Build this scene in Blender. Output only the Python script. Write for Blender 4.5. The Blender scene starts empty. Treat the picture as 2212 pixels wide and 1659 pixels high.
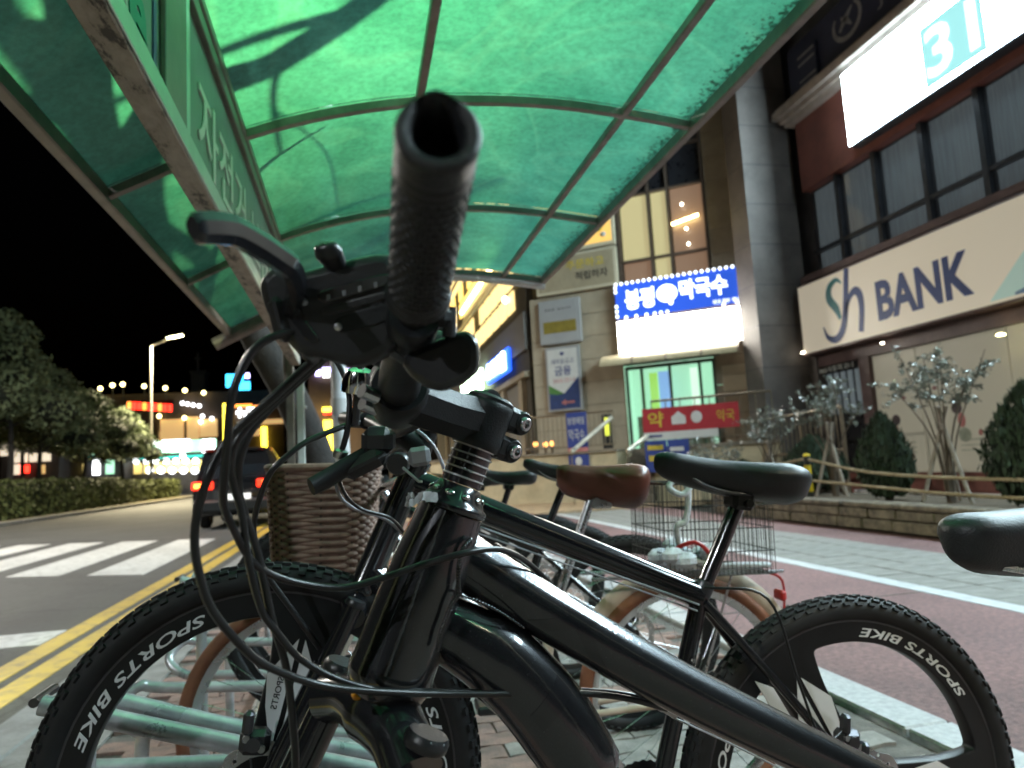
import bpy, bmesh, math, random
import numpy as np
from mathutils import Vector, Matrix
random.seed(7); rng = np.random.default_rng(7)
S = bpy.context.scene
COL = S.collection
R = math.radians

# ---------------------------------------------------------------- camera
PXW, PXH, FPX, EYE = 2212., 1659., 1534., .98
yaw, pitch, roll = R(12.6), R(6.4), R(3.3)
_f = np.array([math.sin(yaw)*math.cos(pitch), math.cos(yaw)*math.cos(pitch), math.sin(pitch)])
_r = np.array([math.cos(yaw), -math.sin(yaw), 0.]); _u = np.cross(_r, _f)
CR = _r*math.cos(roll) - _u*math.sin(roll)
CU = _u*math.cos(roll) + _r*math.sin(roll)
CP = np.array([0., 0., EYE])
cam_d = bpy.data.cameras.new('camera'); cam = bpy.data.objects.new('camera', cam_d); COL.objects.link(cam)
cam_d.sensor_width = 36.; cam_d.lens = 36.*FPX/PXW
cam_d.clip_start = .02; cam_d.clip_end = 1000.
M = Matrix.Identity(4)
for i in range(3):
    M[i][0] = CR[i]; M[i][1] = CU[i]; M[i][2] = -_f[i]; M[i][3] = CP[i]
cam.matrix_world = M
cam_d.dof.use_dof = True; cam_d.dof.focus_distance = .78; cam_d.dof.aperture_fstop = 7.0
S.camera = cam
# helpers that turn a direction seen from the camera spot into a place in the world
def ray(x, y): return CR*(x-PXW/2)/FPX - CU*(y-PXH/2)/FPX + _f
def at(x, y, d): return CP + ray(x, y)*d
def onz(x, y, z=0.): v = ray(x, y); return CP + v*((z-EYE)/v[2])
def onx(x, y, X): v = ray(x, y); return CP + v*(X/v[0])
def ony(x, y, Y): v = ray(x, y); return CP + v*(Y/v[1])

# ---------------------------------------------------------------- world, moonlight, exposure
W = bpy.data.worlds.new('World'); S.world = W; W.use_nodes = True
wn = W.node_tree; wn.nodes.clear()
sky = wn.nodes.new('ShaderNodeTexSky'); sky.sky_type = 'NISHITA'; sky.sun_disc = False
sky.sun_elevation = R(-4.); sky.sun_rotation = R(200.); sky.altitude = 50.
bg = wn.nodes.new('ShaderNodeBackground'); bg.inputs['Strength'].default_value = .02
wo = wn.nodes.new('ShaderNodeOutputWorld')
wn.links.new(sky.outputs[0], bg.inputs[0]); wn.links.new(bg.outputs[0], wo.inputs[0])
moon_d = bpy.data.lights.new('moonlight', 'SUN'); moon_d.energy = .012; moon_d.angle = R(.5); moon_d.color = (.8, .88, 1.)
moon = bpy.data.objects.new('moonlight', moon_d); COL.objects.link(moon); moon.rotation_euler = (R(35), R(-20), 0)
S.view_settings.view_transform = 'Standard'; S.view_settings.look = 'None'
S.view_settings.gamma = 1.; S.view_settings.exposure = .22; S.view_settings.use_curve_mapping = False
cy = S.cycles
cy.use_denoising = True; cy.max_bounces = 6; cy.diffuse_bounces = 2; cy.glossy_bounces = 3
cy.transmission_bounces = 4; cy.transparent_max_bounces = 10
cy.sample_clamp_indirect = 4.; cy.sample_clamp_direct = 0.; cy.caustics_reflective = False; cy.caustics_refractive = False
cy.blur_glossy = .5

# ---------------------------------------------------------------- materials
MATS = {}
def nodes(name):
    m = bpy.data.materials.new(name); m.use_nodes = True; MATS[name] = m
    return m, m.node_tree, m.node_tree.nodes['Principled BSDF']
def sc(h):
    return tuple(((int(h[i:i+2], 16)/255.)**2.2) for i in (0, 2, 4)) if isinstance(h, str) else tuple(h)
def pm(name, col, rough=.5, metal=0., var=.25, vs=6., bump=0., bs=80., coat=0., rvar=.15, col2=None, spec=.5, alpha=1., stretch=(1,1,1), thr=(.35,.65), patch=0., crack=0.):
    """painted / stone / rubber surface: two colours mixed by noise, roughness noise, fine relief"""
    m, t, b = nodes(name); L = t.links
    tc = t.nodes.new('ShaderNodeTexCoord'); mp = t.nodes.new('ShaderNodeMapping'); mp.inputs['Scale'].default_value = stretch
    L.new(tc.outputs['Object'], mp.inputs['Vector'])
    n1 = t.nodes.new('ShaderNodeTexNoise'); n1.inputs['Scale'].default_value = vs; n1.inputs['Detail'].default_value = 6.; n1.inputs['Roughness'].default_value = .65
    L.new(mp.outputs[0], n1.inputs['Vector'])
    r1 = t.nodes.new('ShaderNodeValToRGB'); c = sc(col)
    c2 = sc(col2) if col2 is not None else tuple(x*(1.-var) for x in c)
    r1.color_ramp.elements[0].position = thr[0]; r1.color_ramp.elements[1].position = thr[1]
    r1.color_ramp.elements[0].color = (*c2, 1); r1.color_ramp.elements[1].color = (*[min(1., x*(1.+var*.5)) for x in c], 1)
    L.new(n1.outputs['Fac'], r1.inputs[0]); out = r1.outputs[0]
    if patch:      # broad stains and repaired patches
        n3 = t.nodes.new('ShaderNodeTexNoise'); n3.inputs['Scale'].default_value = .55; n3.inputs['Detail'].default_value = 5.; n3.inputs['Distortion'].default_value = .8; L.new(mp.outputs[0], n3.inputs['Vector'])
        r3 = t.nodes.new('ShaderNodeValToRGB'); r3.color_ramp.elements[0].position = .36; r3.color_ramp.elements[0].color = (1-patch,1-patch,1-patch,1); r3.color_ramp.elements[1].position = .62; r3.color_ramp.elements[1].color = (1,1,1,1)
        mx = t.nodes.new('ShaderNodeMix'); mx.data_type = 'RGBA'; mx.blend_type = 'MULTIPLY'; mx.inputs[0].default_value = 1.; L.new(n3.outputs['Fac'], r3.inputs[0]); L.new(out, mx.inputs[6]); L.new(r3.outputs[0], mx.inputs[7]); out = mx.outputs[2]
    if crack:      # thin wandering cracks
        n4 = t.nodes.new('ShaderNodeTexNoise'); n4.inputs['Scale'].default_value = 1.4; n4.inputs['Detail'].default_value = 6.; L.new(mp.outputs[0], n4.inputs['Vector'])
        ml = t.nodes.new('ShaderNodeMix'); ml.data_type = 'RGBA'; ml.inputs[0].default_value = .35; L.new(mp.outputs[0], ml.inputs[6]); L.new(n4.outputs['Color'], ml.inputs[7])
        vo = t.nodes.new('ShaderNodeTexVoronoi'); vo.feature = 'DISTANCE_TO_EDGE'; vo.inputs['Scale'].default_value = .75; L.new(ml.outputs[2], vo.inputs['Vector'])
        r4 = t.nodes.new('ShaderNodeValToRGB'); r4.color_ramp.elements[0].position = .0; r4.color_ramp.elements[0].color = (1-crack,1-crack,1-crack,1); r4.color_ramp.elements[1].position = .010; r4.color_ramp.elements[1].color = (1,1,1,1)
        m4 = t.nodes.new('ShaderNodeMix'); m4.data_type = 'RGBA'; m4.blend_type = 'MULTIPLY'; m4.inputs[0].default_value = 1.; L.new(vo.outputs['Distance'], r4.inputs[0]); L.new(out, m4.inputs[6]); L.new(r4.outputs[0], m4.inputs[7]); out = m4.outputs[2]
    L.new(out, b.inputs['Base Color'])
    b.inputs['Metallic'].default_value = metal; b.inputs['Specular IOR Level'].default_value = spec
    if rvar:
        mr = t.nodes.new('ShaderNodeMapRange'); mr.inputs['To Min'].default_value = max(.02, rough-rvar); mr.inputs['To Max'].default_value = min(1., rough+rvar)
        L.new(n1.outputs['Fac'], mr.inputs['Value']); L.new(mr.outputs[0], b.inputs['Roughness'])
    else: b.inputs['Roughness'].default_value = rough
    if bump:
        n2 = t.nodes.new('ShaderNodeTexNoise'); n2.inputs['Scale'].default_value = bs; n2.inputs['Detail'].default_value = 4.
        L.new(mp.outputs[0], n2.inputs['Vector'])
        bp = t.nodes.new('ShaderNodeBump'); bp.inputs['Strength'].default_value = bump; bp.inputs['Distance'].default_value = .01
        L.new(n2.outputs['Fac'], bp.inputs['Height']); L.new(bp.outputs[0], b.inputs['Normal'])
    if coat: b.inputs['Coat Weight'].default_value = coat; b.inputs['Coat Roughness'].default_value = .06
    return m
def em(name, col, strength, base=None):
    m, t, b = nodes(name); c = sc(col)
    b.inputs['Base Color'].default_value = (*(sc(base) if base else c), 1); b.inputs['Roughness'].default_value = .4
    b.inputs['Emission Color'].default_value = (*c, 1); b.inputs['Emission Strength'].default_value = strength
    return m
def glass(name, col, rough=.05, alpha=.35):
    m, t, b = nodes(name)
    b.inputs['Base Color'].default_value = (*sc(col), 1); b.inputs['Roughness'].default_value = rough; b.inputs['Alpha'].default_value = alpha
    return m

# ---------------------------------------------------------------- mesh builder
def nrm(v): v = np.asarray(v, float); n = np.linalg.norm(v); return v/n if n > 1e-12 else v
def smooth(pts, n=6):
    P = [np.asarray(p, float) for p in pts]
    if len(P) < 3: return P
    Q = [2*P[0]-P[1]] + P + [2*P[-1]-P[-2]]; out = []
    for i in range(1, len(Q)-2):
        for k in range(n):
            t = k/n; a, b, c, d = Q[i-1], Q[i], Q[i+1], Q[i+2]
            out.append(.5*((2*b)+(-a+c)*t+(2*a-5*b+4*c-d)*t*t+(-a+3*b-3*c+d)*t**3))
    out.append(P[-1]); return out
class MB:
    def __init__(s): s.v = []; s.f = []
    def add(s, v, f):
        o = len(s.v); s.v.extend([tuple(map(float, p)) for p in v]); s.f.extend([tuple(i+o for i in q) for q in f]); return s
    def box(s, c, size, ax=None, taper=1.):
        ax = ax if ax is not None else ((1,0,0),(0,1,0),(0,0,1))
        ax = [np.asarray(a, float) for a in ax]; c = np.asarray(c, float); h = [x/2 for x in size]
        V = []
        for k in (-1, 1):
            tp = 1. if k < 0 else taper
            for j, i in ((-1,-1),(-1,1),(1,1),(1,-1)):
                V.append(c+ax[0]*i*h[0]*tp+ax[1]*j*h[1]*tp+ax[2]*k*h[2])
        return s.add(V, [(3,2,1,0),(4,5,6,7),(0,1,5,4),(1,2,6,5),(2,3,7,6),(3,0,4,7)])
    def bbox(s, c, size, b=.004, ax=None):
        """box with bevelled edges"""
        ax = ax if ax is not None else ((1,0,0),(0,1,0),(0,0,1))
        ax = [np.asarray(a, float) for a in ax]; c = np.asarray(c, float)
        b = min(b, min(size)*.45); h = [x/2 for x in size]
        V = []; idx = {}
        for sx in (-1,1):
            for sy in (-1,1):
                for sz in (-1,1):
                    for k in range(3):
                        q = [sx*(h[0]-b), sy*(h[1]-b), sz*(h[2]-b)]; q[k] = (sx,sy,sz)[k]*h[k]
                        idx[sx,sy,sz,k] = len(V); V.append(c+ax[0]*q[0]+ax[1]*q[1]+ax[2]*q[2])
        Fq = []
        def g(a, b_, c_, k):
            return idx[a,b_,c_,k]
        for sg in (-1,1):
            Fq.append([g(sg,-1,-1,0),g(sg,1,-1,0),g(sg,1,1,0),g(sg,-1,1,0)][::sg])
            Fq.append([g(-1,sg,-1,1),g(-1,sg,1,1),g(1,sg,1,1),g(1,sg,-1,1)][::sg])
            Fq.append([g(-1,-1,sg,2),g(1,-1,sg,2),g(1,1,sg,2),g(-1,1,sg,2)][::sg])
        for a in (-1,1):
            for d in (-1,1):
                e = [g(-1,a,d,1),g(1,a,d,1),g(1,a,d,2),g(-1,a,d,2)]; Fq.append(e if a*d > 0 else e[::-1])
                e = [g(a,-1,d,0),g(a,1,d,0),g(a,1,d,2),g(a,-1,d,2)]; Fq.append(e[::-1] if a*d > 0 else e)
                e = [g(a,d,-1,0),g(a,d,1,0),g(a,d,1,1),g(a,d,-1,1)]; Fq.append(e if a*d > 0 else e[::-1])
        for sx in (-1,1):
            for sy in (-1,1):
                for sz in (-1,1):
                    e = [g(sx,sy,sz,0),g(sx,sy,sz,1),g(sx,sy,sz,2)]; Fq.append(e if sx*sy*sz > 0 else e[::-1])
        return s.add(V, Fq)
    def tube(s, pts, rad, seg=10, cap=True, sec=None, up=None, rot=0., closed=False):
        """sec: (a,b) scale of the section along the two frame axes"""
        P = [np.asarray(p, float) for p in pts]; n = len(P)
        rad = [rad]*n if np.isscalar(rad) else list(rad)
        if len(rad) != n: rad = list(np.interp(np.linspace(0,1,n), np.linspace(0,1,len(rad)), rad))
        if sec is None: sec = [(1.,1.)]*n
        elif np.isscalar(sec[0]): sec = [sec]*n
        elif len(sec) != n:
            q = np.linspace(0,1,n); qq = np.linspace(0,1,len(sec)); sec = list(zip(np.interp(q,qq,[a[0] for a in sec]), np.interp(q,qq,[a[1] for a in sec])))
        T = []
        for i in range(n):
            if closed: T.append(nrm(P[(i+1)%n]-P[i-1]))
            else: T.append(nrm(P[min(i+1,n-1)]-P[max(i-1,0)]))
        u = np.asarray(up, float) if up is not None else np.array([0,0,1.])
        if abs(np.dot(nrm(u), T[0])) > .95: u = np.array([0,1.,0]) if abs(T[0][1]) < .9 else np.array([1.,0,0])
        U = nrm(u-T[0]*np.dot(u,T[0])); V = []; Fq = []
        for i in range(n):
            U = nrm(U-T[i]*np.dot(U,T[i])); Wv = np.cross(T[i], U)
            for k in range(seg):
                a = 2*math.pi*k/seg+rot
                V.append(P[i]+(U*math.cos(a)*sec[i][0]+Wv*math.sin(a)*sec[i][1])*rad[i])
        for i in range(n if closed else n-1):
            j = (i+1) % n
            for k in range(seg): Fq.append((i*seg+k, i*seg+(k+1)%seg, j*seg+(k+1)%seg, j*seg+k))
        if cap and not closed: Fq.append(tuple(range(seg))[::-1]); Fq.append(tuple((n-1)*seg+k for k in range(seg)))
        return s.add(V, Fq)
    def cyl(s, a, b, r, seg=16, r2=None, cap=True): return s.tube([a, b], [r, r if r2 is None else r2], seg, cap)
    def lathe(s, prof, o, d, seg=24, cap=True, x=None):
        """prof: (radius, height) along axis d from o"""
        d = nrm(d); o = np.asarray(o, float); x = np.asarray(x, float) if x is not None else (np.array([1.,0,0]) if abs(d[0]) < .9 else np.array([0,1.,0]))
        U = nrm(x-d*np.dot(x,d)); Wv = np.cross(d,U); V = []; Fq = []; n = len(prof)
        for r, h in prof:
            for k in range(seg):
                a = 2*math.pi*k/seg; V.append(o+d*h+(U*math.cos(a)+Wv*math.sin(a))*r)
        for i in range(n-1):
            for k in range(seg): Fq.append((i*seg+k, i*seg+(k+1)%seg, (i+1)*seg+(k+1)%seg, (i+1)*seg+k))
        if cap: Fq.append(tuple(range(seg))[::-1]); Fq.append(tuple((n-1)*seg+k for k in range(seg)))
        return s.add(V, Fq)
    def ring(s, prof, o, d, seg=64):
        """closed profile revolved: prof (radius, height)"""
        d = nrm(d); o = np.asarray(o, float); x = np.array([1.,0,0]) if abs(d[0]) < .9 else np.array([0,1.,0])
        U = nrm(x-d*np.dot(x,d)); Wv = np.cross(d,U); V = []; Fq = []; n = len(prof)
        for k in range(seg):
            a = 2*math.pi*k/seg; e = U*math.cos(a)+Wv*math.sin(a)
            for r, h in prof: V.append(o+d*h+e*r)
        for k in range(seg):
            for i in range(n): Fq.append((k*n+i, ((k+1)%seg)*n+i, ((k+1)%seg)*n+(i+1)%n, k*n+(i+1)%n))
        return s.add(V, Fq)
    def ball(s, c, r, seg=8, rings=5, ax=None):
        c = np.asarray(c, float); r = (r,r,r) if np.isscalar(r) else r
        ax = ax if ax is not None else ((1,0,0),(0,1,0),(0,0,1)); ax = [np.asarray(a, float) for a in ax]
        V = [c-ax[2]*r[2]]; Fq = []
        for j in range(1, rings):
            t = math.pi*j/rings
            for k in range(seg):
                a = 2*math.pi*k/seg; V.append(c+ax[0]*r[0]*math.sin(t)*math.cos(a)+ax[1]*r[1]*math.sin(t)*math.sin(a)-ax[2]*r[2]*math.cos(t))
        V.append(c+ax[2]*r[2])
        for k in range(seg): Fq.append((0, 1+(k+1)%seg, 1+k))
        for j in range(rings-2):
            for k in range(seg): Fq.append((1+j*seg+k, 1+j*seg+(k+1)%seg, 1+(j+1)*seg+(k+1)%seg, 1+(j+1)*seg+k))
        l = len(V)-1
        for k in range(seg): Fq.append((l, l-seg+k, l-seg+(k+1)%seg))
        return s.add(V, Fq)
    def quad(s, a, b, c, d): return s.add([a,b,c,d], [(0,1,2,3)])
    def slab(s, a, b, c, d, th):
        """quad a b c d given thickness th along -normal"""
        a, b, c, d = [np.asarray(p, float) for p in (a,b,c,d)]; n = nrm(np.cross(b-a, d-a))*th
        return s.add([a,b,c,d,a-n,b-n,c-n,d-n], [(0,1,2,3),(7,6,5,4),(0,4,5,1),(1,5,6,2),(2,6,7,3),(3,7,4,0)])
    def prism(s, poly, o, ux, uy, th):
        o = np.asarray(o, float); ux = np.asarray(ux, float); uy = np.asarray(uy, float); n = np.cross(ux, uy)*th; k = len(poly)
        V = [o+ux*p[0]+uy*p[1] for p in poly]; V += [v-n for v in V]
        Fq = [tuple(range(k)), tuple(range(2*k-1, k-1, -1))]+[(i, i+k, (i+1)%k+k, (i+1)%k) for i in range(k)]
        return s.add(V, Fq)
    def mesh(s, name, m, sharp=35.):
        me = bpy.data.meshes.new(name); me.from_pydata(s.v, [], s.f); me.update()
        if sharp:
            me.polygons.foreach_set('use_smooth', [True]*len(me.polygons))
            me.set_sharp_from_angle(angle=R(sharp))
        me.materials.append(MATS[m] if isinstance(m, str) else m); return me
    def build(s, name, m, parent=None, sharp=35., local=False):
        """one mesh object; coordinates are world ones unless local"""
        if parent is not None and not local:
            inv = np.array(WM(parent).inverted()); A = np.array(s.v) @ inv[:3,:3].T + inv[:3,3]; s.v = [tuple(p) for p in A]
        return link(name, s.mesh(name, m, sharp), parent)
def link(name, me, parent=None, mw=None):
    o = bpy.data.objects.new(name, me); COL.objects.link(o)
    if parent is not None: o.parent = parent
    if mw is not None: setm(o, mw)
    return o
LOCM = {}
def setm(o, m): LOCM[o.name] = m.copy(); l, q, sc_ = m.decompose(); o.rotation_mode = 'QUATERNION'; o.location = l; o.rotation_quaternion = q
def WM(o):
    m = LOCM.get(o.name, Matrix.Identity(4))
    return m if o.parent is None else WM(o.parent) @ m
def thing(name, label, cat, loc=(0,0,0), rot=None, group=None, mw=None):
    o = bpy.data.objects.new(name, None); COL.objects.link(o); o.empty_display_size = .1
    setm(o, mw if mw is not None else Matrix.Translation(Vector([float(x) for x in loc])))
    return tag(o, label, cat, group)
def tag(o, label=None, cat=None, group=None, kind=None):
    if label: o['label'] = label
    if cat: o['category'] = cat
    if group: o['group'] = group
    if kind: o['kind'] = kind
    return o
def struct(o): o['kind'] = 'structure'; return o
def stuff(o): o['kind'] = 'stuff'; return o
def text_geo(body, size=1., extrude=0., align='LEFT', bold=0., shear=0.):
    c = bpy.data.curves.new('t', 'FONT'); c.body = body; c.size = size; c.extrude = extrude; c.align_x = align; c.offset = bold; c.shear = shear; c.resolution_u = 3
    o = bpy.data.objects.new('t', c); COL.objects.link(o)
    me = bpy.data.meshes.new_from_object(o.evaluated_get(bpy.context.evaluated_depsgraph_get()))
    V = np.array([v.co[:] for v in me.vertices]).reshape(-1,3); Fq = [tuple(p.vertices) for p in me.polygons]
    bpy.data.objects.remove(o); bpy.data.curves.remove(c); bpy.data.meshes.remove(me)
    return V, Fq
def lettering(body, o, ux, uy, w, h, m, parent, th=.003, bold=0., name='lettering', shear=0.):
    """text fitted into a w x h box whose lower left corner is o"""
    V, Fq = text_geo(body, 1., .5, 'LEFT', bold, shear)
    lo = V.min(0); hi = V.max(0); V = (V-lo)/np.maximum(hi-lo, 1e-6)
    o = np.asarray(o, float); ux = nrm(ux); uy = nrm(uy); nn = np.cross(ux, uy)
    P = o+np.outer(V[:,0]*w, ux)+np.outer(V[:,1]*h, uy)+np.outer(V[:,2]*th, nn)
    b = MB(); b.add(P, Fq); return b.build(name, m, parent, sharp=30.)
def plate(contours, th, bevel=0., res=2):
    """flat plate with holes, in XY, centred on z"""
    c = bpy.data.curves.new('p', 'CURVE'); c.dimensions = '2D'; c.fill_mode = 'BOTH'; c.extrude = max(1e-4, th/2-bevel); c.bevel_depth = bevel; c.bevel_resolution = 1
    for ct in contours:
        sp = c.splines.new('POLY'); sp.points.add(len(ct)-1)
        for i, p in enumerate(ct): sp.points[i].co = (p[0], p[1], 0, 1)
        sp.use_cyclic_u = True
    o = bpy.data.objects.new('p', c); COL.objects.link(o)
    me = bpy.data.meshes.new_from_object(o.evaluated_get(bpy.context.evaluated_depsgraph_get()))
    V = np.array([v.co[:] for v in me.vertices]).reshape(-1,3); Fq = [tuple(p.vertices) for p in me.polygons]
    bpy.data.objects.remove(o); bpy.data.curves.remove(c); bpy.data.meshes.remove(me)
    return V, Fq
X3, Y3, Z3 = np.eye(3)
# ---------------------------------------------------------------- surfaces
pm('asphalt', (.066,.066,.064), .75, var=.4, vs=30., bump=.6, bs=170., rvar=.1, patch=.32, crack=.5)
pm('road_white', (.50,.50,.49), .6, var=.3, vs=9., bump=.3, bs=120., col2=(.24,.24,.235), thr=(.30,.52), patch=.2)
pm('road_yellow', (.48,.31,.03), .6, var=.25, vs=9., bump=.3, bs=120., col2=(.22,.15,.035), thr=(.30,.52), patch=.2)
pm('kerb_concrete', (.26,.25,.235), .85, var=.35, vs=5., bump=.4, bs=60.)
pm('granite', (.40,.40,.40), .55, var=.25, vs=40., bump=.15, bs=150., col2=(.30,.30,.31))
pm('red_paving', (.27,.145,.14), .8, var=.35, vs=40., bump=.6, bs=170., col2=(.15,.082,.08), patch=.3)
pm('grey_paver', (.24,.235,.215), .8, var=.3, vs=7., bump=.3, bs=80.)
pm('pink_brick', (.27,.165,.135), .85, var=.4, vs=12., bump=.4, bs=90., col2=(.15,.105,.09))
pm('grey_brick', (.25,.235,.215), .85, var=.35, vs=12., bump=.4, bs=90.)
pm('joint_sand', (.12,.11,.095), .95, var=.4, vs=20., bump=.4, bs=120.)
pm('earth', (.10,.075,.05), .95, var=.5, vs=9., bump=.8, bs=40.)
pm('far_ground', (.07,.068,.062), .9, var=.3, vs=.4)
pm('grass_soil', (.16,.13,.06), .95, var=.4, vs=3., bump=.6, bs=20.)
pm('rough_stone', (.19,.16,.12), .9, var=.5, vs=9., bump=1., bs=28., col2=(.085,.072,.058))
pm('white_line', (.50,.52,.53), .5, var=.2, vs=8., bump=.15, bs=120.)

RZ = -.12      # road surface, below the pavement
g = MB(); g.quad((-260,-60,RZ-.05),(260,-60,RZ-.05),(260,420,RZ-.05),(-260,420,RZ-.05))
struct(g.build('ground', 'far_ground'))
g = MB(); g.slab((-11.4,-14,RZ),(-1.5,-14,RZ),(-1.5,120,RZ),(-11.4,120,RZ), .04)
road = struct(g.build('road', 'asphalt'))
# cross street beyond the crossing keeps the same asphalt
g = MB(); g.slab((-60,58,RZ-.008),(-11.4,58,RZ-.008),(-11.4,64,RZ-.008),(-60,64,RZ-.008), .03)
struct(g.build('side_road', 'asphalt'))
def mark(name, a, b, c, d, m, z=.004):
    g = MB(); g.slab(*[(p[0],p[1],RZ+z) for p in (a,b,c,d)], .004); return g.build(name, m, road)
mark('yellow_line', (-2.25,-14),(-2.08,-14),(-2.08,40),(-2.25,40), 'road_yellow')
mark('yellow_line', (-2.0,-14),(-1.83,-14),(-1.83,40),(-2.0,40), 'road_yellow')
mark('stop_line', (-11.2,6.2),(-2.27,5.9),(-2.27,6.4),(-11.2,6.75), 'road_white')
for i in range(8):
    x0 = -2.62-i*1.17; n0 = 9.75+(-x0-2.62)*.52; f0 = 14.75+(-x0-2.62)*.52
    mark('crosswalk_bar', (x0-.76, n0+.76*.52),(x0, n0),(x0-.06, f0),(x0-.82, f0+.76*.52), 'road_white')
# kerb stones on both sides of the road
def row(name, x0, x1, y0, y1, z0, z1, step, m, parent=None, b=.012, jit=.004):
    me = None; y = y0; out = []
    g = MB(); g.bbox((0,0,0), (x1-x0, step-.012, z1-z0), b); me = g.mesh(name, m, 30.)
    while y < y1-.01:
        o = link(name, me, parent); o.location = ((x0+x1)/2+random.uniform(-jit,jit), y+step/2, (z0+z1)/2+random.uniform(-jit,jit)*.6)
        out.append(o); y += step
    return out
g = MB(); g.slab((-1.52,-14,-.03),(-1.30,-14,-.03),(-1.30,60,-.03),(-1.52,60,-.03), .12)
kerb = struct(g.build('kerb', 'joint_sand'))
row('kerb_stone', -1.53, -1.32, -1., 13., -.14, 0., 1.0, 'kerb_concrete', kerb)
g = MB(); g.slab((-1.53,13,-.002),(-1.32,13,-.002),(-1.32,58,-.002),(-1.53,58,-.002), .14)
g.build('kerb_run', 'kerb_concrete', kerb)
g = MB(); g.slab((-11.62,-14,-.02),(-11.42,-14,-.02),(-11.42,70,-.02),(-11.62,70,-.02), .12)
kerb2 = struct(g.build('kerb', 'joint_sand'))
row('kerb_stone', -11.64, -11.40, 14., 60., -.14, .02, 2.0, 'kerb_concrete', kerb2)
g = MB(); g.slab((-40,-14,-.01),(-11.64,-14,-.01),(-11.64,57.9,-.01),(-40,57.9,-.01), .12)
struct(g.build('verge', 'grass_soil'))
# gutter strip of concrete behind the kerb, then the brick floor of the bicycle stand
g = MB(); g.slab((-1.32,-6,-.004),(-1.0,-6,-.004),(-1.0,60,-.004),(-1.32,60,-.004), .1)
struct(g.build('kerb_margin', 'kerb_concrete'))
g = MB(); g.slab((-1.0,-6,-.014),(1.78,-6,-.014),(1.78,14,-.014),(-1.0,14,-.014), .1)
floor = struct(g.build('brick_pavement', 'joint_sand'))
# wavy interlocking bricks
def wavy(L, Wd, h):
    n = 7; top = []
    wob = lambda t: .007*math.sin(t*2*math.pi*1.5)
    pts = [(-L/2+L*i/(n-1), -Wd/2+wob(i/(n-1))) for i in range(n)] + [(L/2+wob(1-i/3.)*.0, -Wd/2+Wd*i/3) for i in range(1,3)] + [(L/2-L*i/(n-1), Wd/2+wob(1-i/(n-1))) for i in range(n)]
    return pts
BL, BW = .225, .1125
bm = {}
for mname in ('pink_brick','grey_brick'):
    g = MB(); ins = [(p[0]*.965, p[1]*.94) for p in wavy(BL, BW, .06)]
    g.prism(ins, (0,0,0), X3, Y3, .055); bm[mname] = g.mesh('brick', mname, 30.)
cells = []
nx = int(2.76/BL); ny = int(13.4/BW)
for j in range(ny):
    for i in range(nx+1):
        x = -1.0+.01+BL/2+i*BL-(BL/2 if j % 2 else 0); y = .4+j*BW
        if x-BL/2 < -1.0 or x+BL/2 > 1.785: continue
        cells.append((x, y))
ordr = sorted(range(len(cells)), key=lambda q: (cells[q][1]-1.2)**2*.9+(cells[q][0]-.1)**2 if cells[q][1] > 1.15 else 99)
near = set(ordr[:300]); g = MB()
for q, (x, y) in enumerate(cells):
    mname = 'pink_brick' if (math.sin(x*2.1+y*.9)+.5*math.sin(y*5.)+random.uniform(-.5,.5)) > -.35 else 'grey_brick'
    z = random.uniform(-.002,.002)
    if q in near:
        o = link('brick', bm[mname], floor); o.location = (x, y, z); o.rotation_euler = (random.uniform(-.008,.008), random.uniform(-.008,.008), random.uniform(-.012,.012))
    else: g.bbox((x, y, z-.0275), (BL*.965, BW*.94, .055), .004)
stuff(g.build('far_bricks', 'pink_brick', floor))
# granite edging, red cycle path, white line, grey pavers, red margin
g = MB(); g.slab((1.78,-6,-.02),(1.99,-6,-.02),(1.99,40,-.02),(1.78,40,-.02), .1)
edge = struct(g.build('edging', 'joint_sand'))
row('edging_block', 1.795, 1.975, .2, 15.2, -.1, .012, 1.0, 'granite', edge, .008)
g = MB(); g.slab((1.99,-6,-.004),(3.57,-6,-.004),(3.57,17,-.004),(1.99,17,-.004), .1)
cyc = struct(g.build('cycle_path', 'red_paving'))
for yy in (1.35, 4.1, 6.9, 9.8, 12.8):
    gg = MB(); gg.box((2.78, yy, -.0035), (1.57, .012, .004)); gg.build('expansion_joint', 'joint_sand', cyc)
g = MB(); g.slab((3.57,-6,.0),(3.72,-6,.0),(3.72,17,.0),(3.57,17,.0), .1)
struct(g.build('white_line', 'white_line'))
g = MB(); g.slab((3.72,-6,-.014),(4.92,-6,-.014),(4.92,17,-.014),(3.72,17,-.014), .1)
foot = struct(g.build('footpath', 'joint_sand'))
g = MB(); g.bbox((0,0,-.03), (.29,.19,.06), .004); me = g.mesh('paver', 'grey_paver', 30.)
y = 2.6; j = 0
rest = MB()
while y < 16.8:
    for i in range(4):
        x = 3.87+i*.3
        if y < 12.6:
            o = link('paver', me, foot); o.location = (x, y, random.uniform(-.002,.002)); o.rotation_euler = (random.uniform(-.006,.006), random.uniform(-.006,.006), 0)
        else: rest.bbox((x, y, -.03), (.29,.19,.06), .004)
    y += .2; j += 1
stuff(rest.build('far_pavers', 'grey_paver', foot))
g = MB(); g.slab((4.92,-6,-.006),(5.62,-6,-.006),(5.62,17,-.006),(4.92,17,-.006), .1)
struct(g.build('red_margin', 'red_paving'))
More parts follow.
